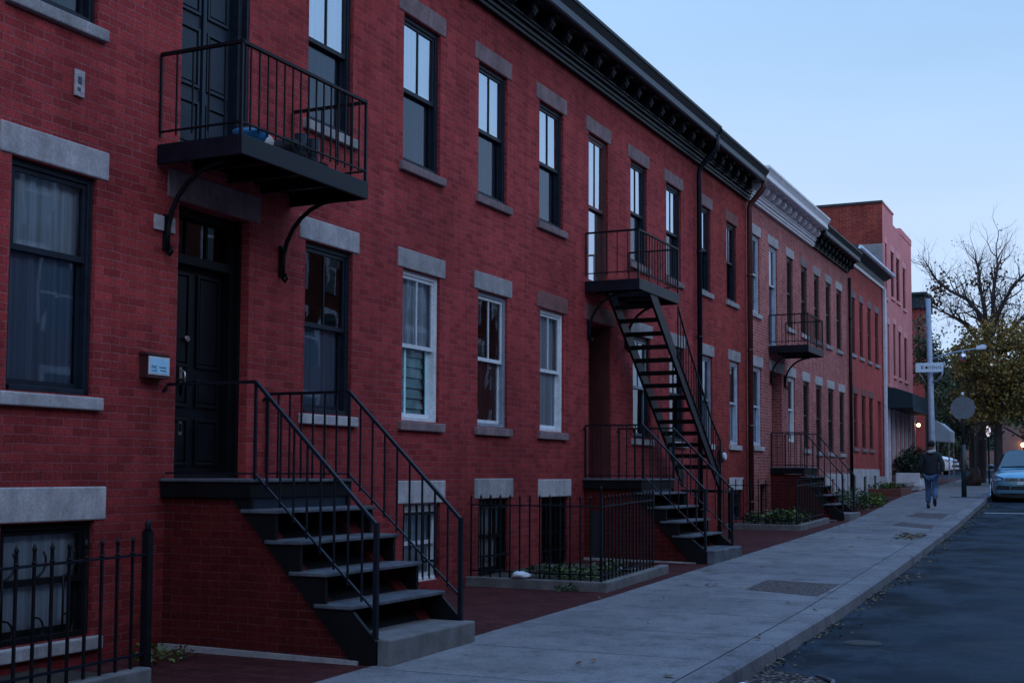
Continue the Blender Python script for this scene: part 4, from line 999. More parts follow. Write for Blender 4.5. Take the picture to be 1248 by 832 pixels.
def bed(outline, zb, label, soil_off=.02, cw=.14, ch=.12):
    """low stone edging (open polyline from wall to wall) with soil inside"""
    t = thing('planting_bed', (outline[0][0], outline[0][1], zb(outline[0][1])), label, 'planting bed')
    for i in range(len(outline) - 1):
        p, q = Vector(outline[i]), Vector(outline[i + 1]); d = (q - p).normalized()
        if i > 0: p = p + d * (cw / 2 + .003)
        if i < len(outline) - 2: q = q + d * (cw / 2)
        b = MB(); zz = (zb(p.y), zb(q.y))
        b.bar((p.x, p.y, zz[0] + ch / 2 - .06), (q.x, q.y, zz[1] + ch / 2 - .06), cw, ch + .12); b.build('stone_edging', M['stepstone'], t, bevel=.015)
    xs = [p[0] for p in outline]; yv = [p[1] for p in outline]
    b = MB(); x1 = max(xs) - cw / 2; ya, yb = min(yv) + (cw / 2 if outline[0][1] == outline[1][1] and outline[0][1] == min(yv) else 0), max(yv) - (cw / 2 if outline[-1][1] == max(yv) and outline[-2][1] == max(yv) else 0)
    n = 8
    vs = [(x1 * i / n + .003, ya + (yb - ya) * j / n, zb(ya + (yb - ya) * j / n) + soil_off + .02 * R.random()) for i in range(n + 1) for j in range(n + 1)]
    b.add(vs, [(i * (n + 1) + j, (i + 1) * (n + 1) + j, (i + 1) * (n + 1) + j + 1, i * (n + 1) + j + 1) for i in range(n) for j in range(n)]); b.build('soil', M['soil'], t)
    return t
bed([(.0, 4.0), (1.08, 4.0), (1.08, 8.0)], zg, 'stone edged bed at the near left corner under the fence', .03)
fence([(1.06, 3.0), (1.06, 8.02)], lambda y: zg(y) + .12, 1.03, .165, 'nearest black spear-topped iron fence at the left edge of the view', [1], rail_lo=.10, rail_hi=.16)
bed([(.0, 15.6), (1.97, 15.6), (1.92, 18.2)], zg, 'stone edged planting bed between the first and middle stoops', .06)
fence([(.05, 15.62), (1.93, 15.62), (1.90, 17.75)], lambda y: zg(y) + .10, 1.13, .14, 'black iron fence around the bed between the first and middle stoops', [1], pw=.032)
bed([(.0, 28.3), (1.62, 28.3), (1.60, 31.4)], zg, 'stone edged bed with low plants before the third stoop', .08)
fence([(.05, 28.32), (1.58, 28.32), (1.56, 31.2)], lambda y: zg(y) + .12, 1.0, .165, 'black iron fence around the bed before the third stoop', [1], pw=.032)

def plant(name, c, n, spread, h, m, label, group=None, cat='plant', s0=.05, s1=.11, seed=0, stem=True):
    rr = random.Random(seed + int(c[1] * 100)); t = thing(name, c, label, cat, group)
    b = MB()
    for i in range(n):
        a = rr.uniform(0, 6.283); r = spread * math.sqrt(rr.random()); z = h * (rr.random() ** .8) * (1 - .5 * (r / spread) ** 2)
        p = Vector((c[0] + r * math.cos(a), c[1] + r * math.sin(a), c[2] + .02 + z)); s = rr.uniform(s0, s1)
        d = Vector((rr.gauss(0, 1) + math.cos(a), rr.gauss(0, 1) + math.sin(a), rr.gauss(.3, .6))).normalized(); w = d.cross(Vector((rr.gauss(0, 1), rr.gauss(0, 1), 1))).normalized()
        mid = p + d * s * .5 + Vector((0, 0, s * .12))
        b.add([p, mid + w * s * .28, p + d * s, mid - w * s * .28], [(0, 1, 2, 3)])
    b.build('foliage', m, t)
    if stem:
        b = MB()
        for k in range(4):
            a = rr.uniform(0, 6.28); b.tube([(c[0], c[1], c[2] - .02), (c[0] + spread * .4 * math.cos(a), c[1] + spread * .4 * math.sin(a), c[2] + h * .6)], [.008, .003], 5)
        b.build('stem', M['bark'], t)
    return t
plant('garden_plant', (.55, 8.75, zg(8.8)), 130, .20, .16, M['leafY'], 'small yellow-green weed at the brick wall by the first stoop', seed=1, s0=.03, s1=.07)
plant('garden_plant', (.62, 9.02, zg(9)), 60, .12, .08, M['leafB'], 'dry brown weed beside the yellow-green one', seed=2, s0=.03, s1=.05)
for k, (x, y) in enumerate([(1.45, 15.95), (1.6, 16.5), (1.2, 16.3), (1.5, 17.2), (.9, 16.1)]):
    plant('garden_plant', (x, y, zg(y) + .07), 150, .26, .17, M['leafY' if k < 2 else 'leafG'], 'low green plant in the fenced bed between the first and middle stoops', 'plants in the middle bed', seed=k, s0=.04, s1=.09)
plant('garden_plant', (1.5, 15.46, zg(15.5) - .02), 90, .16, .08, M['leafG'], 'small weed growing outside the stone edging of the middle bed', seed=31, s0=.03, s1=.06)
for k, (x, y) in enumerate([(.5, 28.8), (.8, 28.75), (1.1, 28.8), (1.35, 28.7), (.9, 29.5), (1.3, 29.6), (1.2, 30.4)]):
    plant('garden_plant', (x, y, zg(y) + .09), 150, .24, .30, M['leafY' if k % 2 else 'leafG'], 'leafy yellow-green plant in the bed before the third stoop', 'plants in the third bed', seed=k + 40, s0=.06, s1=.13)
for k, (x, y, s) in enumerate([(.9, 35.6, .55), (1.35, 36.6, .5), (1.0, 38.0, .5), (1.45, 38.6, .35), (1.3, 40.3, .35)]):
    plant('shrub', (x, y, zg(y)), 240, s * .85, .62 if k < 3 else .3, M['leafG' if k < 3 else 'leafY'], ['dark green shrub just behind the third stoop', 'green shrub beside the third stoop railing', 'green shrub before the whitewashed foundation', 'low yellow-green ground plant past the third stoop', 'low pale plant by the path before the planter box'][k], 'shrubs past the third stoop', 'shrub', .07, .15, seed=k + 70)
# red-brown planter box with flowers
t = thing('planter_box', (.65, 46.2, zg(46)), 'low red-brown planter box against the whitewashed foundation', 'planter')
b = MB(); z = zg(45.6); b.box(.15, 1.25, 45.5, 45.58, z - .1, z + .24); b.box(.15, 1.25, 47.8, 47.88, z - .1, z + .30); b.box(1.17, 1.25, 45.581, 47.799, z - .1, z + .27); b.build('box', M['terracotta'], t, bevel=.01)
b = MB(); b.box(.16, 1.169, 45.581, 47.799, z, z + .2); b.build('soil', M['soil'], t)
for k, (x, y) in enumerate([(.4, 45.9), (.75, 46.1), (.95, 46.6), (.6, 47.2)]):
    plant('garden_plant', (x, y, zg(45.6) + .2), 120, .26, .22, M['leafY' if k % 2 else 'leafG'], 'bushy low plant growing in the red-brown planter box', 'plants in the planter box', seed=k + 90, s0=.06, s1=.12)
# woodpile-like debris heap and white masonry block by the pink building
t = thing('debris_heap', (.75, 49.4, zg(49.4)), 'grey heap of brushwood and slats beside the white masonry', 'debris heap')
b = MB(); rr = random.Random(4)
for k in range(46):
    a = rr.uniform(-.5, .5); x, y = .75 + rr.gauss(0, .22), 49.3 + rr.gauss(0, .5); z = zg(y) + rr.uniform(.03, .34) * (1 - min(1, abs(x - .75))); l = rr.uniform(.3, .7)
    b.bar((x - l / 2 * math.cos(a), y - l / 2 * math.sin(a), z), (x + l / 2 * math.cos(a), y + l / 2 * math.sin(a), z + rr.uniform(-.08, .08)), .05, .03)
b.build('slats', M['stone'], t)
t = thing('masonry_wall', (.7, 53, zg(53)), 'low white painted masonry wall in front of the pink building', 'wall')
b = MB(); z = zg(52); b.box(.25, 1.05, 51.3, 54.8, z - .3, z + .42); b.box(.2, 1.12, 51.25, 51.6, z - .3, z + .62); b.box(.6, 1.15, 54.4, 54.9, z - .3, z + .55); b.build('blocks', M['whiteblock'], t, bevel=.03)
for k, (x, y) in enumerate([(.55, 51.9), (.75, 52.7), (.6, 53.6)]):
    plant('evergreen_shrub', (x, y, zg(52) + .42), 1000, .5, 1.1 + .12 * k, M['leafE'], ['dense dark evergreen bush nearest on the white masonry wall', 'dense dark evergreen bush in the middle of the white masonry wall', 'dense dark evergreen bush at the far end of the white masonry wall'][k], 'evergreen bushes on the masonry wall', 'bush', .08, .16, seed=k + 120)
# scraps
lumpy('plastic_bag', (.80, 15.60, zg(15.6) + .165), (.13, .10, .05), M['canopy'], 'crumpled white plastic bag on the stone edging behind the fence', 'bag', 9, .4)
lumpy('paper_scrap', (1.55, 17.6, zg(17.6) + .10), (.10, .16, .03), M['canopy'], 'white paper scrap on the soil under the middle stoop', 'paper', 11, .4)
lumpy('paper_scrap', (5.19, 10.42, zg(10.4) - .12), (.05, .06, .03), M['canopy'], 'crumpled white paper in the gutter beside the pebbly patch', 'paper', 12, .4)

# ------------------------------------------------------------------ lamp pole, signs
pz = zg(45.9)
lp = thing('street_lamp', (2.28, 45.9, pz), 'tall galvanised street lamp pole with curved arm over the sidewalk', 'street lamp')
b = MB(); b.tube([(2.28, 45.9, pz - .05), (2.26, 45.9, pz + .3), (2.18, 45.9, pz + 6.75)], [.13, .115, .085], 14); b.build('pole', M['polegrey'], lp)
b = MB(); b.tube([(2.24, 45.9, 5.42), (2.6, 45.9, 5.55), (3.1, 45.9, 5.66), (3.55, 45.9, 5.72), (3.75, 45.9, 5.74)], [.035, .034, .032, .03, .03], 8)
b.tube([(2.24, 45.9, 4.9), (2.62, 45.9, 5.05), (2.68, 45.9, 5.35)], [.05, .05, .03], 8); b.tube([(2.2, 45.9, 4.75), (1.92, 45.9, 5.12)], .018, 6); b.build('arm', M['polegrey'], lp)
b = MB(); b.ext([(3.72, 45.82, 5.70), (4.02, 45.82, 5.72), (4.04, 45.82, 5.84), (3.9, 45.82, 5.88), (3.72, 45.82, 5.80)], (0, .18, 0)); b.build('lamp_head', M['zinc'], lp, bevel=.015)
t = thing('dome_camera', (3.28, 45.9, 5.4), 'silver dome hanging below the street lamp arm', 'dome camera')
b = MB(); b.tube([(3.28, 45.9, 5.66), (3.28, 45.9, 5.58)], .03, 8); b.sph((3.28, 45.9, 5.47), (.12, .12, .14), 14, 10); b.build('housing', M['chrome'], t)
b = MB(); b.sph((3.28, 45.9, 5.36), (.085, .085, .08), 12, 8); b.build('dome', M['amber'], t)
ss = thing('street_sign', (2.2, 45.72, 5.1), 'white street name sign bracketed to the lamp pole', 'sign')
b = MB(); y = 45.70; b.box(1.76, 2.66, y - .012, y + .012, 4.98, 5.30); b.build('plate', M['signwhite'], ss, bevel=.004)
b = MB(); b.tube([(1.85, y + .02, 4.98), (2.0, y + .05, 4.75), (2.1, y + .12, 4.55)], .013, 6); b.tube([(2.64, y + .02, 4.98), (2.6, y + .03, 4.82), (2.45, y + .1, 4.68), (2.3, y + .14, 4.66)], .028, 8); b.build('bracket', M['polegrey'], ss)
text('lettering', 'B', .17, (1.93, y - .0135, 5.14), M['signblack'], ss, (rad(90), 0, 0))
b = MB(); b.ext([(2.05, y - .013, 5.14), (2.14, y - .013, 5.20), (2.14, y - .013, 5.08)], (0, -.001, 0)); b.ext([(2.13, y - .0145, 5.08), (2.13, y - .0145, 5.20), (2.17, y - .0145, 5.14)], (0, -.001, 0)); b.build('arrow_mark', M['signblack'], ss)
text('lettering', 'ITENAL', .14, (2.17, y - .0135, 5.13), M['signblack'], ss, (rad(90), 0, 0))
# round sign seen from behind
z = zg(45.2)
rs = thing('road_sign', (3.32, 45.2, z), 'round road sign on a dark post seen from behind', 'sign')
b = MB(); b.tube([(3.32, 45.2, z - .02), (3.32, 45.2, z + 1.75)], [.085, .075], 10); b.tube([(3.32, 45.2, z + 1.75), (3.32, 45.2, z + 3.38)], [.05, .045], 8); b.build('post', M['postgreen'], rs)
b = MB(); pts = []
for k in range(30):
    a = 2 * math.pi * k / 30; x, zz = .39 * math.sin(a), .39 * math.cos(a); pts.append((3.33 + x, 45.13, z + 2.95 + max(zz, -.35)))
b.ext(pts, (0, .02, 0)); b.build('sign_plate', M['signback'], rs)
b = MB(); b.box(3.26, 3.38, 45.151, 45.16, z + 2.6, z + 3.3); b.sph((3.32, 45.2, z + 3.42), (.05, .05, .07), 8, 6); b.build('fixing', M['zinc'], rs)
b = MB(); b.box(2.9, 3.8, 44.85, 45.55, z - .1, z + .012); tag(b.build('sign_base', M['slate'], origin=(3.32, 45.2, z)), 'dark square paving pad under the round sign post', 'paving pad')
# canopy tent, lamps, far things
cz = zg(57.8)
t = thing('canopy_tent', (1.0, 58, cz), 'small white entrance canopy on poles beyond the pink building', 'canopy')
b = MB(); b.add([(.75, 57.6, 3.45), (1.50, 57.6, 3.35), (1.50, 59.4, 3.35), (.75, 59.4, 3.45), (.75, 57.6, 3.85), (1.1, 57.6, 3.72), (1.1, 59.4, 3.72), (.75, 59.4, 3.85), (.75, 57.6, 2.95), (1.50, 57.6, 2.9), (1.5, 59.4, 2.9), (.75, 59.4, 2.95)],
    [(4, 5, 6, 7), (5, 1, 2, 6), (8, 9, 1, 5, 4), (9, 10, 2, 1), (10, 11, 7, 6, 2)]); b.build('fabric', M['canopy'], t)
b = MB()
for x, y in ((1.45, 57.65), (1.45, 59.35), (.8, 59.35)): b.bar((x, y, cz), (x, y, 3.0), .05)
b.build('pole', M['stone2'], t)
t = thing('wall_lantern', (.1, 57.4, 3.6), 'lit warm wall lantern at the corner beyond the awning', 'lantern')
b = MB(); b.sph((.22, 57.62, 3.62), .075, 10, 8); b.build('bulb', M['lamp'], t)
b = MB(); b.box(.0, .24, 57.60, 57.64, 3.72, 3.75); b.tube([(.22, 57.62, 3.76), (.22, 57.62, 3.70)], [.03, .09], 8); b.build('bracket', M['iron'], t)
t = thing('wall_lantern', (1.5, 103.9, 3.9), 'distant lit warm lamp on the far brown building above the car', 'lantern')
b = MB(); b.sph((1.52, 103.7, 3.75), .16, 10, 8); b.build('bulb', M['lamp'], t); b = MB(); b.box(1.45, 1.6, 103.7, 103.99, 3.9, 4.0); b.build('bracket', M['iron'], t)
t = thing('signal_lamp', (2.95, 59, zg(59)), 'pale glowing oval signal lamp on a thin post between the tree trunks', 'signal')
b = MB(); b.sph((2.92, 59, 3.38), (.10, .06, .24), 12, 10); b.build('lens', M['lampw'], t); b = MB(); b.tube([(2.92, 59.08, zg(59)), (2.92, 59.08, 3.7)], .035, 8); b.box(2.80, 3.04, 59.062, 59.12, 3.1, 3.68); b.build('post', M['iron'], t)
lumpy('leaf_sack', (2.55, 56.6, zg(56.6) + .36), (.42, .4, .48), M['bag'], 'dark brown bagged heap at the foot of the trees left of the blue car', 'heap', 21, .4, sub=(20, 14), taper=.75)

# ------------------------------------------------------------------ cars
def make_car(paint, label, loc, rz=0):
    t = thing('parked_car', loc, label, 'car'); ORG[t.name] = Vector((0, 0, 0))
    def loft(rings, m, name, close=True, sub=2):
        b = MB(); n = len(rings[0]); vs = [v for r_ in rings for v in r_]
        fs = [(i * n + k, i * n + k + 1, (i + 1) * n + k + 1, (i + 1) * n + k) for i in range(len(rings) - 1) for k in range(n - 1)]
        fs += [tuple(range(n - 1, -1, -1)), tuple((len(rings) - 1) * n + k for k in range(n))]
        b.add(vs, fs, 0, True); o = b.build(name, m, t)
        s = o.modifiers.new('Subsurf', 'SUBSURF'); s.levels = sub; s.render_levels = sub; return o
    st = [(.0, .66, .30, .66, .70), (.03, .74, .26, .74, .79), (.14, .84, .22, .84, .90), (.45, .895, .21, .93, 1.01), (.95, .91, .21, .99, 1.09), (1.25, .915, .21, 1.02, 1.12), (2.3, .92, .21, 1.06, 1.10), (3.4, .91, .22, 1.08, 1.12), (4.15, .87, .25, 1.04, 1.10), (4.42, .80, .30, .95, 1.0), (4.46, .70, .36, .8, .85)]
    rings = []
    for y, hw, zb, zt, zc_ in st:
        half = [(hw - .07, y, zb), (hw - .01, y, zb + .10), (hw, y, (zb + zt) / 2), (hw - .015, y, zt - .10), (hw - .09, y, zt - .01), (hw * .55, y, zc_ - .015), (0, y, zc_)]
        rings.append([(-x, yy, z) for x, yy, z in half[:-1]] + half[::-1])
    body = loft(rings, paint, 'body')
    gh = [(1.02, .76, 1.06, 1.08, .72), (1.12, .78, 1.06, 1.14, .72), (1.55, .79, 1.06, 1.45, .62), (1.9, .79, 1.06, 1.63, .585), (2.3, .79, 1.06, 1.68, .575), (3.2, .79, 1.06, 1.67, .575), (3.75, .78, 1.06, 1.58, .58), (4.2, .75, 1.06, 1.18, .66), (4.28, .72, 1.06, 1.08, .66)]
    rings = []
    for y, hw, zb, zt, ht in gh:
        half = [(hw, y, zb - .08), (hw, y, zb), (ht + .02, y, zt - .06), (ht - .06, y, zt - .01), (ht * .5, y, zt + .01), (0, y, zt + .015)]
        rings.append([(-x, yy, z) for x, yy, z in half[:-1]] + half[::-1])
    loft(rings, paint, 'cabin')
    # glazing just proud of the cabin
    b = MB(); b.add([(-.68, 1.10, 1.115), (.68, 1.10, 1.115), (.545, 1.80, 1.585), (-.545, 1.80, 1.585), (0, 1.07, 1.145), (0, 1.79, 1.615)], [(0, 4, 5, 3), (4, 1, 2, 5)], 0, True)
    for v in b.v: v.y -= .035; v.z += .022
    b.build('windscreen', M['carglass'], t)
    for s in (-1, 1):
        b = MB(); b.add([(s * .80, 1.55, 1.10), (s * .805, 3.75, 1.12), (s * .63, 3.5, 1.55), (s * .615, 1.98, 1.57)], [(0, 1, 2, 3)]); b.build('side_window', M['carglass'], t)
        b = MB(); b.sph((s * .985, 1.42, 1.13), (.115, .07, .085), 12, 8); b.build('wing_mirror', paint, t)
        b = MB(); b.sph((s * .985, 1.385, 1.13), (.10, .05, .07), 12, 8); b.bar((s * .86, 1.42, 1.08), (s * .95, 1.42, 1.10), .05); b.build('mirror_base', M['cardark'], t)
        h = MB(); h.add([(s * .44, -.005, .72), (s * .72, .06, .70), (s * .85, .30, .78), (s * .86, .50, .92), (s * .72, .18, .86), (s * .48, .03, .80)], [(0, 1, 2, 3, 4, 5)] if s > 0 else [(5, 4, 3, 2, 1, 0)])
        for v in h.v: v.y -= .03; v.x += s * .012; v.z += .004
        hl = h.build('headlight', M['lens'], t)
        h = MB(); h.add([(s * .80, .13, .70), (s * .86, .33, .76), (s * .88, .52, .90), (s * .865, .36, .84)], [(0, 1, 2, 3)] if s > 0 else [(3, 2, 1, 0)])
        for v in h.v: v.y -= .034; v.x += s * .02
        h.build('indicator', M['amber'], hl)
        h = MB(); h.ext([(s * .30, -.02, .42), (s * .74, .03, .42), (s * .70, .025, .55), (s * .30, -.02, .54)], (0, -.015, 0)); h.build('fog_lamp', M['cardark'], t)
        for y in (.88, 3.55):
            w = MB(); w.tube([(s * .70, y, .33), (s * .72, y, .33), (s * .92, y, .33), (s * .935, y, .33)], [.30, .33, .33, .30], 24)
            ty = w.build('wheel', M['rubber'], t)
            w = MB(); w.tube([(s * .936, y, .33), (s * .945, y, .33)], [.21, .19], 20)
            for k in range(5): a = k * 1.2566; w.bar((s * .946, y, .33), (s * .946, y + .2 * math.cos(a), .33 + .2 * math.sin(a)), .05, .01)
            w.build('rim', M['chrome'], ty)
    b = MB(); b.ext([(-.44, -.022, .70), (.44, -.022, .70), (.46, -.012, .795), (-.46, -.012, .795)], (0, -.012, 0)); g = b.build('grille', M['cardark'], t)
    b = MB(); b.box(-.43, .43, -.042, -.035, .742, .758); b.box(-.44, .44, -.042, -.035, .695, .705); b.build('chrome_bar', M['chrome'], g)
    b = MB(); b.ext([(-.10, -.046, .735), (-.02, -.046, .735), (.03, -.046, .715), (.02, -.046, .78), (-.04, -.046, .775)], (0, -.01, 0)); b.build('badge', M['chrome'], g)
    b = MB(); b.ext([(-.27, -.02, .42), (.27, -.02, .42), (.27, -.02, .53), (-.27, -.02, .53)], (0, -.014, 0)); b.build('air_intake', M['cardark'], t)
    b = MB(); b.box(-.07, .24, -.052, -.044, .585, .685); b.build('number_plate', M['plate'], t)
    b = MB(); b.box(-.66, .66, -.03, -.005, .335, .36); b.build('bumper_strip', paint, t)
    b = MB(); b.box(-.72, .72, .05, 4.3, .18, .3); b.build('underbody', M['cardark'], t)
    t.rotation_euler = (rad(1.6) if rz == 0 else 0, 0, rz); ORG[t.name] = Vector(loc); return t
make_car(M['carblue'], 'metallic blue car parked at the kerb facing the camera', (5.06, 45.0, zg(45) - .145))
make_car(M['carwhite'], 'white car half hidden behind the round sign post at the crossing', (-.6, 79, zg(79) - .13), rad(80))

# ------------------------------------------------------------------ trees
def branch(b, p, d, L, r, depth, rr, tips, twig=True, up=.12, spread=.55):
    pts = [p.copy()]; n = 4
    for i in range(n):
        d = (d + Vector((rr.gauss(0, .16), rr.gauss(0, .16), rr.gauss(up, .12)))).normalized(); p = p + d * L / n; pts.append(p.copy())
    rs = [r * (1 - .38 * i / n) for i in range(n + 1)]
    b.tube(pts, rs, 7 if r > .05 else (5 if r > .02 else 3), cap=False)
    if depth == 0 or r < .005: tips.append(p.copy()); return
    k = 2 if rr.random() < .55 else 3
    for i in range(k):
        ax = Vector((rr.gauss(0, 1), rr.gauss(0, 1), rr.gauss(0, .6))).normalized()
        dd = (d + ax * spread * rr.uniform(.7, 1.3)).normalized(); q = pts[-1] if i < 2 else pts[rr.choice((2, 3))]
        branch(b, q.copy(), dd, L * rr.uniform(.62, .85), rs[-1] * (.78 if i == 0 else .6), depth - 1, rr, tips, twig, up, spread)
def leaves(b, centers, per, rad_, s0, s1, rr, flat=.8):
    for c in centers:
        for _ in range(per):
            p = Vector(c) + Vector((rr.gauss(0, rad_), rr.gauss(0, rad_), rr.gauss(0, rad_ * flat))); s = rr.uniform(s0, s1)
            d = Vector((rr.gauss(0, 1), rr.gauss(0, 1), rr.gauss(-.2, .7))).normalized(); w = d.cross(Vector((rr.gauss(0, 1), rr.gauss(0, 1), rr.gauss(0, 1)))).normalized() * s * .45
            b.add([p, p + d * s * .5 + w, p + d * s, p + d * s * .5 - w], [(0, 1, 2, 3)])
def limb(b, pts, r0, r1, n=9):
    m = len(pts); b.tube(pts, [r0 + (r1 - r0) * i / (m - 1) for i in range(m)], n, cap=False)
# bare old tree
rr = random.Random(12); Y = 60
bt = thing('bare_tree', (2.6, Y, zg(Y)), 'tall old tree with nearly bare twisted limbs against the sky', 'tree')
b = MB(); tips = []
limb(b, [(2.45, Y, zg(Y) - .1), (2.5, Y, 2.0), (2.55, Y, 4.0), (2.75, Y, 6.2), (2.85, Y, 7.4)], .27, .2)
L_ = [[(2.85, Y, 7.4), (2.62, Y - .3, 8.5), (2.1, Y - .4, 9.2), (1.4, Y - .5, 9.6), (.75, Y - .5, 10.2), (.4, Y - .4, 10.9)],
      [(2.85, Y, 7.4), (2.75, Y + .3, 8.8), (2.6, Y + .4, 9.6), (2.5, Y + .6, 10.5), (2.35, Y + .8, 11.2)],
      [(2.9, Y, 7.2), (3.15, Y - .3, 8.5), (3.2, Y - .4, 9.6), (3.35, Y - .2, 10.5), (3.3, Y, 11.5)],
      [(2.9, Y, 7.0), (3.3, Y + .4, 8.6), (3.9, Y + .5, 9.8), (4.6, Y + .6, 10.5), (5.2, Y + .6, 11.1)],
      [(2.85, Y, 6.6), (3.6, Y - .5, 7.6), (4.5, Y - .8, 8.3), (5.6, Y - 1, 8.9), (6.6, Y - 1.1, 9.3)],
      [(2.7, Y, 7.0), (2.0, Y + .5, 8.2), (1.2, Y + .8, 8.7), (.5, Y + 1, 9.1)],
      [(2.85, Y, 6.8), (3.9, Y + .3, 7.0), (5.0, Y + .4, 7.3), (6.4, Y + .3, 8.4)]]
for l in L_:
    pts = [Vector(q) for q in l]; limb(b, pts, .125, .022, 7)
    for i in range(1, len(pts)):
        for k in range(6):
            a = pts[i - 1].lerp(pts[i], rr.uniform(.2, 1)); d = (pts[i] - pts[i - 1]).normalized() + Vector((rr.gauss(0, .7), rr.gauss(0, .7), rr.gauss(.15, .5)))
            branch(b, a, d.normalized(), rr.uniform(.5, 1.0), .05 * (1 - .12 * i), 3 if i < 3 else 4, rr, tips, spread=.75, up=.07)
b.build('trunk', M['bark'], bt)
b = MB(); rr2 = random.Random(3); low = [q for q in tips if rr2.random() < (.20 if q.z < 10.2 else .02)]
leaves(b, low, 6, .2, .05, .11, rr2); leaves(b, [(1.1, Y - .5, 9.9), (.85, Y - .5, 9.6), (2.45, Y + .3, 10.1), (3.2, Y, 10.2), (4.9, Y - .6, 9.3), (5.4, Y - .6, 9.0), (.6, Y, 9.2)], 60, .24, .1, .2, rr2)
b.build('crown', M['leafB'], bt)
# leafy trees
def leafy(x, y, zc_, rx, rz, n, m, label, seed, trunk_r=.16, lean=0, per=44, s0=.07, s1=.15):
    rr = random.Random(seed); z0 = zg(y); t = thing('leafy_tree', (x, y, z0), label, 'tree', 'trees at the corner')
    b = MB(); tips = []
    limb(b, [(x, y, z0 - .1), (x + lean * .3, y, z0 + (zc_ - z0) * .35), (x + lean, y, zc_ - rz * .3)], trunk_r, trunk_r * .7)
    for k in range(9):
        a = k * 2.4; d = Vector((math.cos(a), math.sin(a), rr.uniform(.1, 1))).normalized()
        branch(b, Vector((x + lean * .8, y, zc_ - rz * rr.uniform(.3, .8))), d, rx * .5, trunk_r * .4, 3, rr, tips, up=.1)
    b.build('trunk', M['bark'], t)
    cs = []
    while len(cs) < n:
        v = Vector((rr.uniform(-1, 1), rr.uniform(-1, 1), rr.uniform(-1, 1)))
        if .25 < v.length < 1:
            f = 1 + .22 * math.sin(4 * math.atan2(v.y, v.x) + seed) + .15 * math.sin(6 * v.z + seed)
            cs.append((x + lean + v.x * rx * f, y + v.y * rx * f, zc_ + v.z * rz * f))
    b = MB(); leaves(b, cs, per, .2, s0, s1, rr); b.build('crown', m, t)
    return t
leafy(3.55, 56.0, 5.6, 1.75, 2.2, 290, M['leafO'], 'bushy autumn tree with olive and orange leaves right of the lamp pole', 5, .2)
leafy(5.7, 57.5, 5.9, 2.0, 2.3, 310, M['leafO'], 'broad olive-leaved tree above the blue car', 6, .2)
leafy(2.0, 61.5, 5.2, 1.5, 2.0, 130, M['leafG'], 'dark green tree behind the lamp pole', 8, .16)
leafy(-.2, 63.5, 7.0, .9, 1.6, 80, M['leafG'], 'thin dark green tree against the distant brick building', 9, .1)
leafy(8.5, 66, 6.0, 2.6, 3.0, 150, M['leafO'], 'large autumn tree at the right edge beyond the car', 10, .25)
leafy(4.2, 84, 6.0, 3.2, 3.4, 160, M['leafG'], 'dark tree across the crossing in front of the far brown building', 13, .25, s0=.18, s1=.34)
leafy(-1.5, 88, 5.6, 3.0, 3.2, 150, M['leafG'], 'dark tree across the crossing farther left', 14, .25, s0=.18, s1=.34)
leafy(10.5, 86, 7.0, 3.5, 4.2, 160, M['leafG'], 'dark tree across the crossing at the far right', 15, .3, s0=.18, s1=.34)

# ------------------------------------------------------------------ the walking person (seen from behind)
def skin_mesh(name, joints, edges, m, parent, sub=2):
    me = bpy.data.meshes.new(name); o = ORG[parent.name]
    me.from_pydata([tuple(Vector(j[:3])) for j in joints], edges, []); me.materials.append(m)
    ob = bpy.data.objects.new(name, me); COL.objects.link(ob); ob.parent = parent; ORG[ob.name] = o
    sk = ob.modifiers.new('Skin', 'SKIN'); sk.use_smooth_shade = True
    for i, j in enumerate(joints):
        r = j[3] if isinstance(j[3], tuple) else (j[3], j[3]); me.skin_vertices[0].data[i].radius = r; me.skin_vertices[0].data[i].use_root = (i == 0)
    s = ob.modifiers.new('Subsurf', 'SUBSURF'); s.levels = sub; s.render_levels = sub
    return ob
pe = thing('person', (3.15, 38.4, zg(38.4)), 'person in dark jacket and blue jeans walking away up the sidewalk', 'person')
# local coords: +y is walking direction, z from sole; right foot lifted behind
J = [(0, 0, .98, .13), (0, .01, 1.20, .13), (0, .02, 1.42, .12), (0, .03, 1.54, .055), (0, .05, 1.62, .075), (0, .06, 1.72, .095), (0, .055, 1.79, .07),
     (-.17, .02, 1.44, .06), (-.28, -.03, 1.18, .04), (-.275, .08, .95, .034), (-.28, .10, .90, .03), (.17, .02, 1.44, .06), (.29, -.08, 1.20, .04), (.285, -.14, .96, .034), (.288, -.155, .91, .03),
     (-.09, .02, .90, .085), (-.09, .16, .50, .06), (-.095, .10, .10, .042), (-.095, .20, .035, .035), (.09, -.01, .90, .085), (.09, .02, .52, .06), (.09, -.29, .25, .042), (.09, -.34, .14, .035)]
Ed = [(0, 1), (1, 2), (2, 3), (3, 4), (4, 5), (5, 6), (2, 7), (7, 8), (8, 9), (9, 10), (2, 11), (11, 12), (12, 13), (13, 14), (0, 15), (15, 16), (16, 17), (17, 18), (0, 19), (19, 20), (20, 21), (21, 22)]
body = skin_mesh('body', J, Ed, M['skin'], pe)
Jk = [(0, 0, .84, (.225, .17)), (0, 0, 1.02, (.215, .165)), (0, .01, 1.22, (.20, .15)), (0, .02, 1.42, (.18, .12)), (0, .03, 1.51, (.085, .08)),
      (-.19, .02, 1.43, .09), (-.285, -.03, 1.18, .075), (-.275, .07, .95, .062), (.19, .02, 1.43, .09), (.295, -.08, 1.20, .075), (.285, -.14, .97, .062)]
skin_mesh('jacket', Jk, [(0, 1), (1, 2), (2, 3), (3, 4), (3, 5), (5, 6), (6, 7), (3, 8), (8, 9), (9, 10)], M['jacket'], pe)
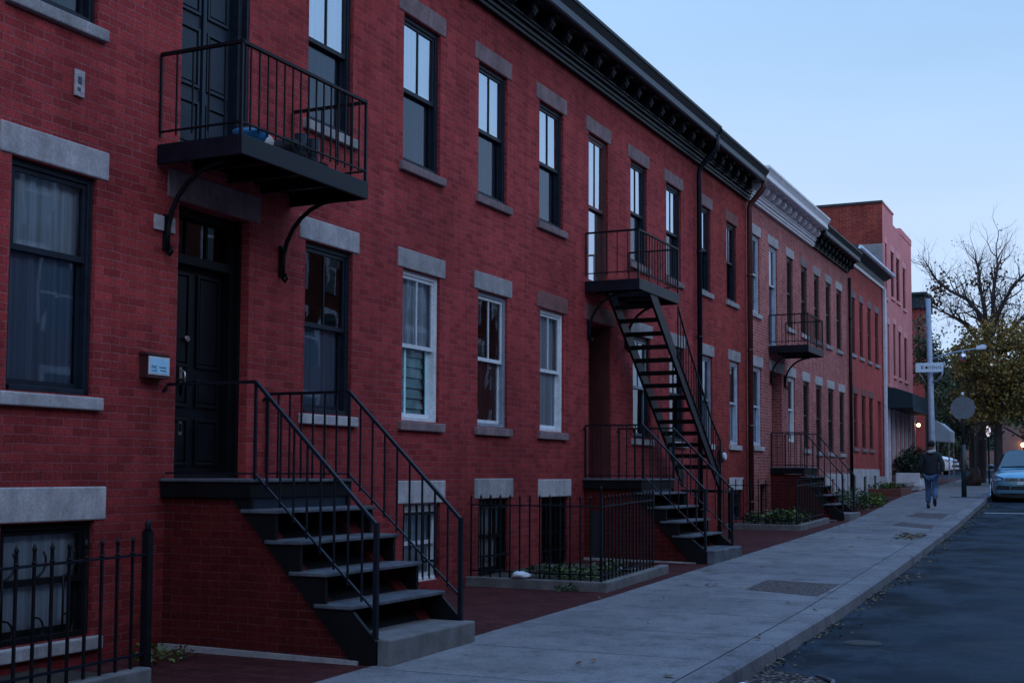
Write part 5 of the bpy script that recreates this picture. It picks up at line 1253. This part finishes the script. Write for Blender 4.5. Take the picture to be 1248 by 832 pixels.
Jj = [(0, 0, .94, (.16, .13)), (-.10, .03, .84, .105), (-.095, .16, .50, .082), (-.10, .10, .13, .072), (.10, -.01, .84, .105), (.095, .02, .52, .082), (.095, -.27, .28, .072)]
skin_mesh('jeans', Jj, [(0, 1), (1, 2), (2, 3), (0, 4), (4, 5), (5, 6)], M['jeans'], pe)
for x, y, z, a in ((-.10, .15, .045, 0), (.095, -.34, .17, -1.0)):
    b = MB(); b.sph((0, 0, 0), (.05, .14, .045), 12, 8); b.sph((0, -.08, .03), (.047, .06, .06), 10, 8)
    mt = Matrix.Translation((x, y, z)) @ Matrix.Rotation(a, 4, 'X')
    b.v = [mt @ v for v in b.v]; ORG['tmp'] = Vector(); o = b.build('shoe', M['shoe'], pe, origin=(0, 0, 0)); o.location = (0, 0, 0)
b = MB(); b.sph((0, .05, 1.745), (.105, .115, .10), 14, 10); b.sph((0, .15, 1.73), (.085, .06, .02), 10, 6)
o = b.build('cap', M['cap'], pe, origin=(0, 0, 0)); o.location = (0, 0, 0)
b = MB(); b.tube([(-.08, -.06, 1.54), (-.05, -.10, 1.52), (.02, -.11, 1.53), (.09, -.06, 1.55), (.10, .02, 1.56)], [.03, .045, .05, .04, .03], 8)
o = b.build('hood', M['scarf'], pe, origin=(0, 0, 0)); o.location = (0, 0, 0)
for s, (hx, hy, hz) in ((-1, (-.28, .10, .90)), (1, (.288, -.155, .91))):
    b = MB(); b.sph((hx, hy, hz - .03), (.028, .042, .05), 10, 8)
    for k in range(4): b.tube([(hx, hy - .03 + .02 * k, hz - .06), (hx - s * .006, hy - .028 + .02 * k + .004, hz - .10), (hx - s * .02, hy - .024 + .02 * k, hz - .125 + .008 * abs(k - 1.5))], [.010, .009, .007], 6)
    b.tube([(hx - s * .01, hy + .03, hz - .02), (hx - s * .02, hy + .055, hz - .05), (hx - s * .025, hy + .055, hz - .08)], [.011, .010, .008], 6)
    o = b.build('hand', M['skin'], pe, origin=(0, 0, 0)); o.location = (0, 0, 0)
pe.rotation_euler.z = rad(4); pe.scale = (1.05, 1.05, 1.05)

# ------------------------------------------------------------------ light: dusk sky
w = bpy.data.worlds.new("World"); sc.world = w; w.use_nodes = True
nt = w.node_tree; bg = nt.nodes['Background']
sky = nt.nodes.new('ShaderNodeTexSky'); sky.sky_type = 'NISHITA'; sky.sun_disc = False
SKYG = [(.85, 2.45, 4.9), (.5, 3.5, 6.4), (.25, 5.9, 8.9)]
SUN_EL, SUN_ROT = rad(30), rad(115)
sky.sun_elevation = SUN_EL; sky.sun_rotation = SUN_ROT; sky.air_density = 1.0; sky.dust_density = .8; sky.ozone_density = 2.0
# dusk grade of the sky: compress the horizon glow, keep it blue
sp = nt.nodes.new('ShaderNodeSeparateColor'); cb = nt.nodes.new('ShaderNodeCombineColor'); nt.links.new(sky.outputs[0], sp.inputs[0])
for k, (g_, a_, mx_) in enumerate(SKYG):
    pw = nt.nodes.new('ShaderNodeMath'); pw.operation = 'POWER'; pw.inputs[1].default_value = g_; nt.links.new(sp.outputs[k], pw.inputs[0])
    ml = nt.nodes.new('ShaderNodeMath'); ml.operation = 'MULTIPLY'; ml.inputs[1].default_value = a_; nt.links.new(pw.outputs[0], ml.inputs[0]); sm = nt.nodes.new('ShaderNodeMath'); sm.operation = 'SMOOTH_MIN'; sm.inputs[1].default_value = mx_; sm.inputs[2].default_value = 1.2; nt.links.new(ml.outputs[0], sm.inputs[0]); nt.links.new(sm.outputs[0], cb.inputs[k])
tc = nt.nodes.new('ShaderNodeTexCoord'); sz = nt.nodes.new('ShaderNodeSeparateXYZ'); nt.links.new(tc.outputs['Generated'], sz.inputs[0])
mr = nt.nodes.new('ShaderNodeMapRange'); mr.interpolation_type = 'SMOOTHSTEP'; nt.links.new(sz.outputs[2], mr.inputs[0])
mr.inputs[1].default_value = .30; mr.inputs[2].default_value = .85; mr.inputs[3].default_value = 1.0; mr.inputs[4].default_value = 2.1     # overcast-like: brighter overhead
mp = nt.nodes.new('ShaderNodeMapping'); mp.inputs['Scale'].default_value = (1.5, 1.5, 7); nt.links.new(tc.outputs['Generated'], mp.inputs[0])
nz = nt.nodes.new('ShaderNodeTexNoise'); nz.inputs['Scale'].default_value = 1.6; nz.inputs['Detail'].default_value = 5; nt.links.new(mp.outputs[0], nz.inputs['Vector'])
mh = nt.nodes.new('ShaderNodeMapRange'); nt.links.new(nz.outputs[0], mh.inputs[0]); mh.inputs[1].default_value = .3; mh.inputs[2].default_value = .7; mh.inputs[3].default_value = .955; mh.inputs[4].default_value = 1.045
m2 = nt.nodes.new('ShaderNodeMath'); m2.operation = 'MULTIPLY'; nt.links.new(mr.outputs[0], m2.inputs[0]); nt.links.new(mh.outputs[0], m2.inputs[1])
vm = nt.nodes.new('ShaderNodeVectorMath'); vm.operation = 'SCALE'; nt.links.new(cb.outputs[0], vm.inputs[0]); nt.links.new(m2.outputs[0], vm.inputs['Scale'])
nt.links.new(vm.outputs[0], bg.inputs['Color']); bg.inputs['Strength'].default_value = .12
sd = bpy.data.lights.new('sun', 'SUN'); sd.energy = .4; sd.angle = rad(12); sd.color = (1, .80, .70)
so = bpy.data.objects.new('sun', sd); COL.objects.link(so)
sdir = Vector((-math.sin(SUN_ROT) * math.cos(SUN_EL), math.cos(SUN_ROT) * math.cos(SUN_EL), math.sin(SUN_EL)))   # towards the sun
so.rotation_euler = sdir.to_track_quat('Z', 'Y').to_euler()

# ------------------------------------------------------------------ camera
yaw, pit, roll, f, cy = .439885347, .0615913844, .00483621781, 1571.37661, 478.67906
r = Vector((math.cos(yaw), math.sin(yaw), 0)); fw = Vector((-math.sin(yaw) * math.cos(pit), math.cos(yaw) * math.cos(pit), math.sin(pit)))
u = r.cross(fw); r2 = r * math.cos(roll) + u * math.sin(roll); u2 = r2.cross(fw)
cd = bpy.data.cameras.new('camera'); cam = bpy.data.objects.new('camera', cd); COL.objects.link(cam)
mx = Matrix((r2, u2, -fw)).transposed().to_4x4(); mx.translation = (8, 0, 1.5); cam.matrix_world = mx
cd.sensor_fit = 'HORIZONTAL'; cd.sensor_width = 36; cd.lens = f / 1248 * 36; cd.shift_y = (cy - 416) / 1248; cd.clip_end = 2000; cd.clip_start = .1
sc.camera = cam
sc.view_settings.view_transform = 'Standard'; sc.view_settings.look = 'None'; sc.view_settings.exposure = 0; sc.view_settings.gamma = 1
sc.cycles.use_denoising = True; sc.cycles.max_bounces = 8; sc.cycles.transparent_max_bounces = 12
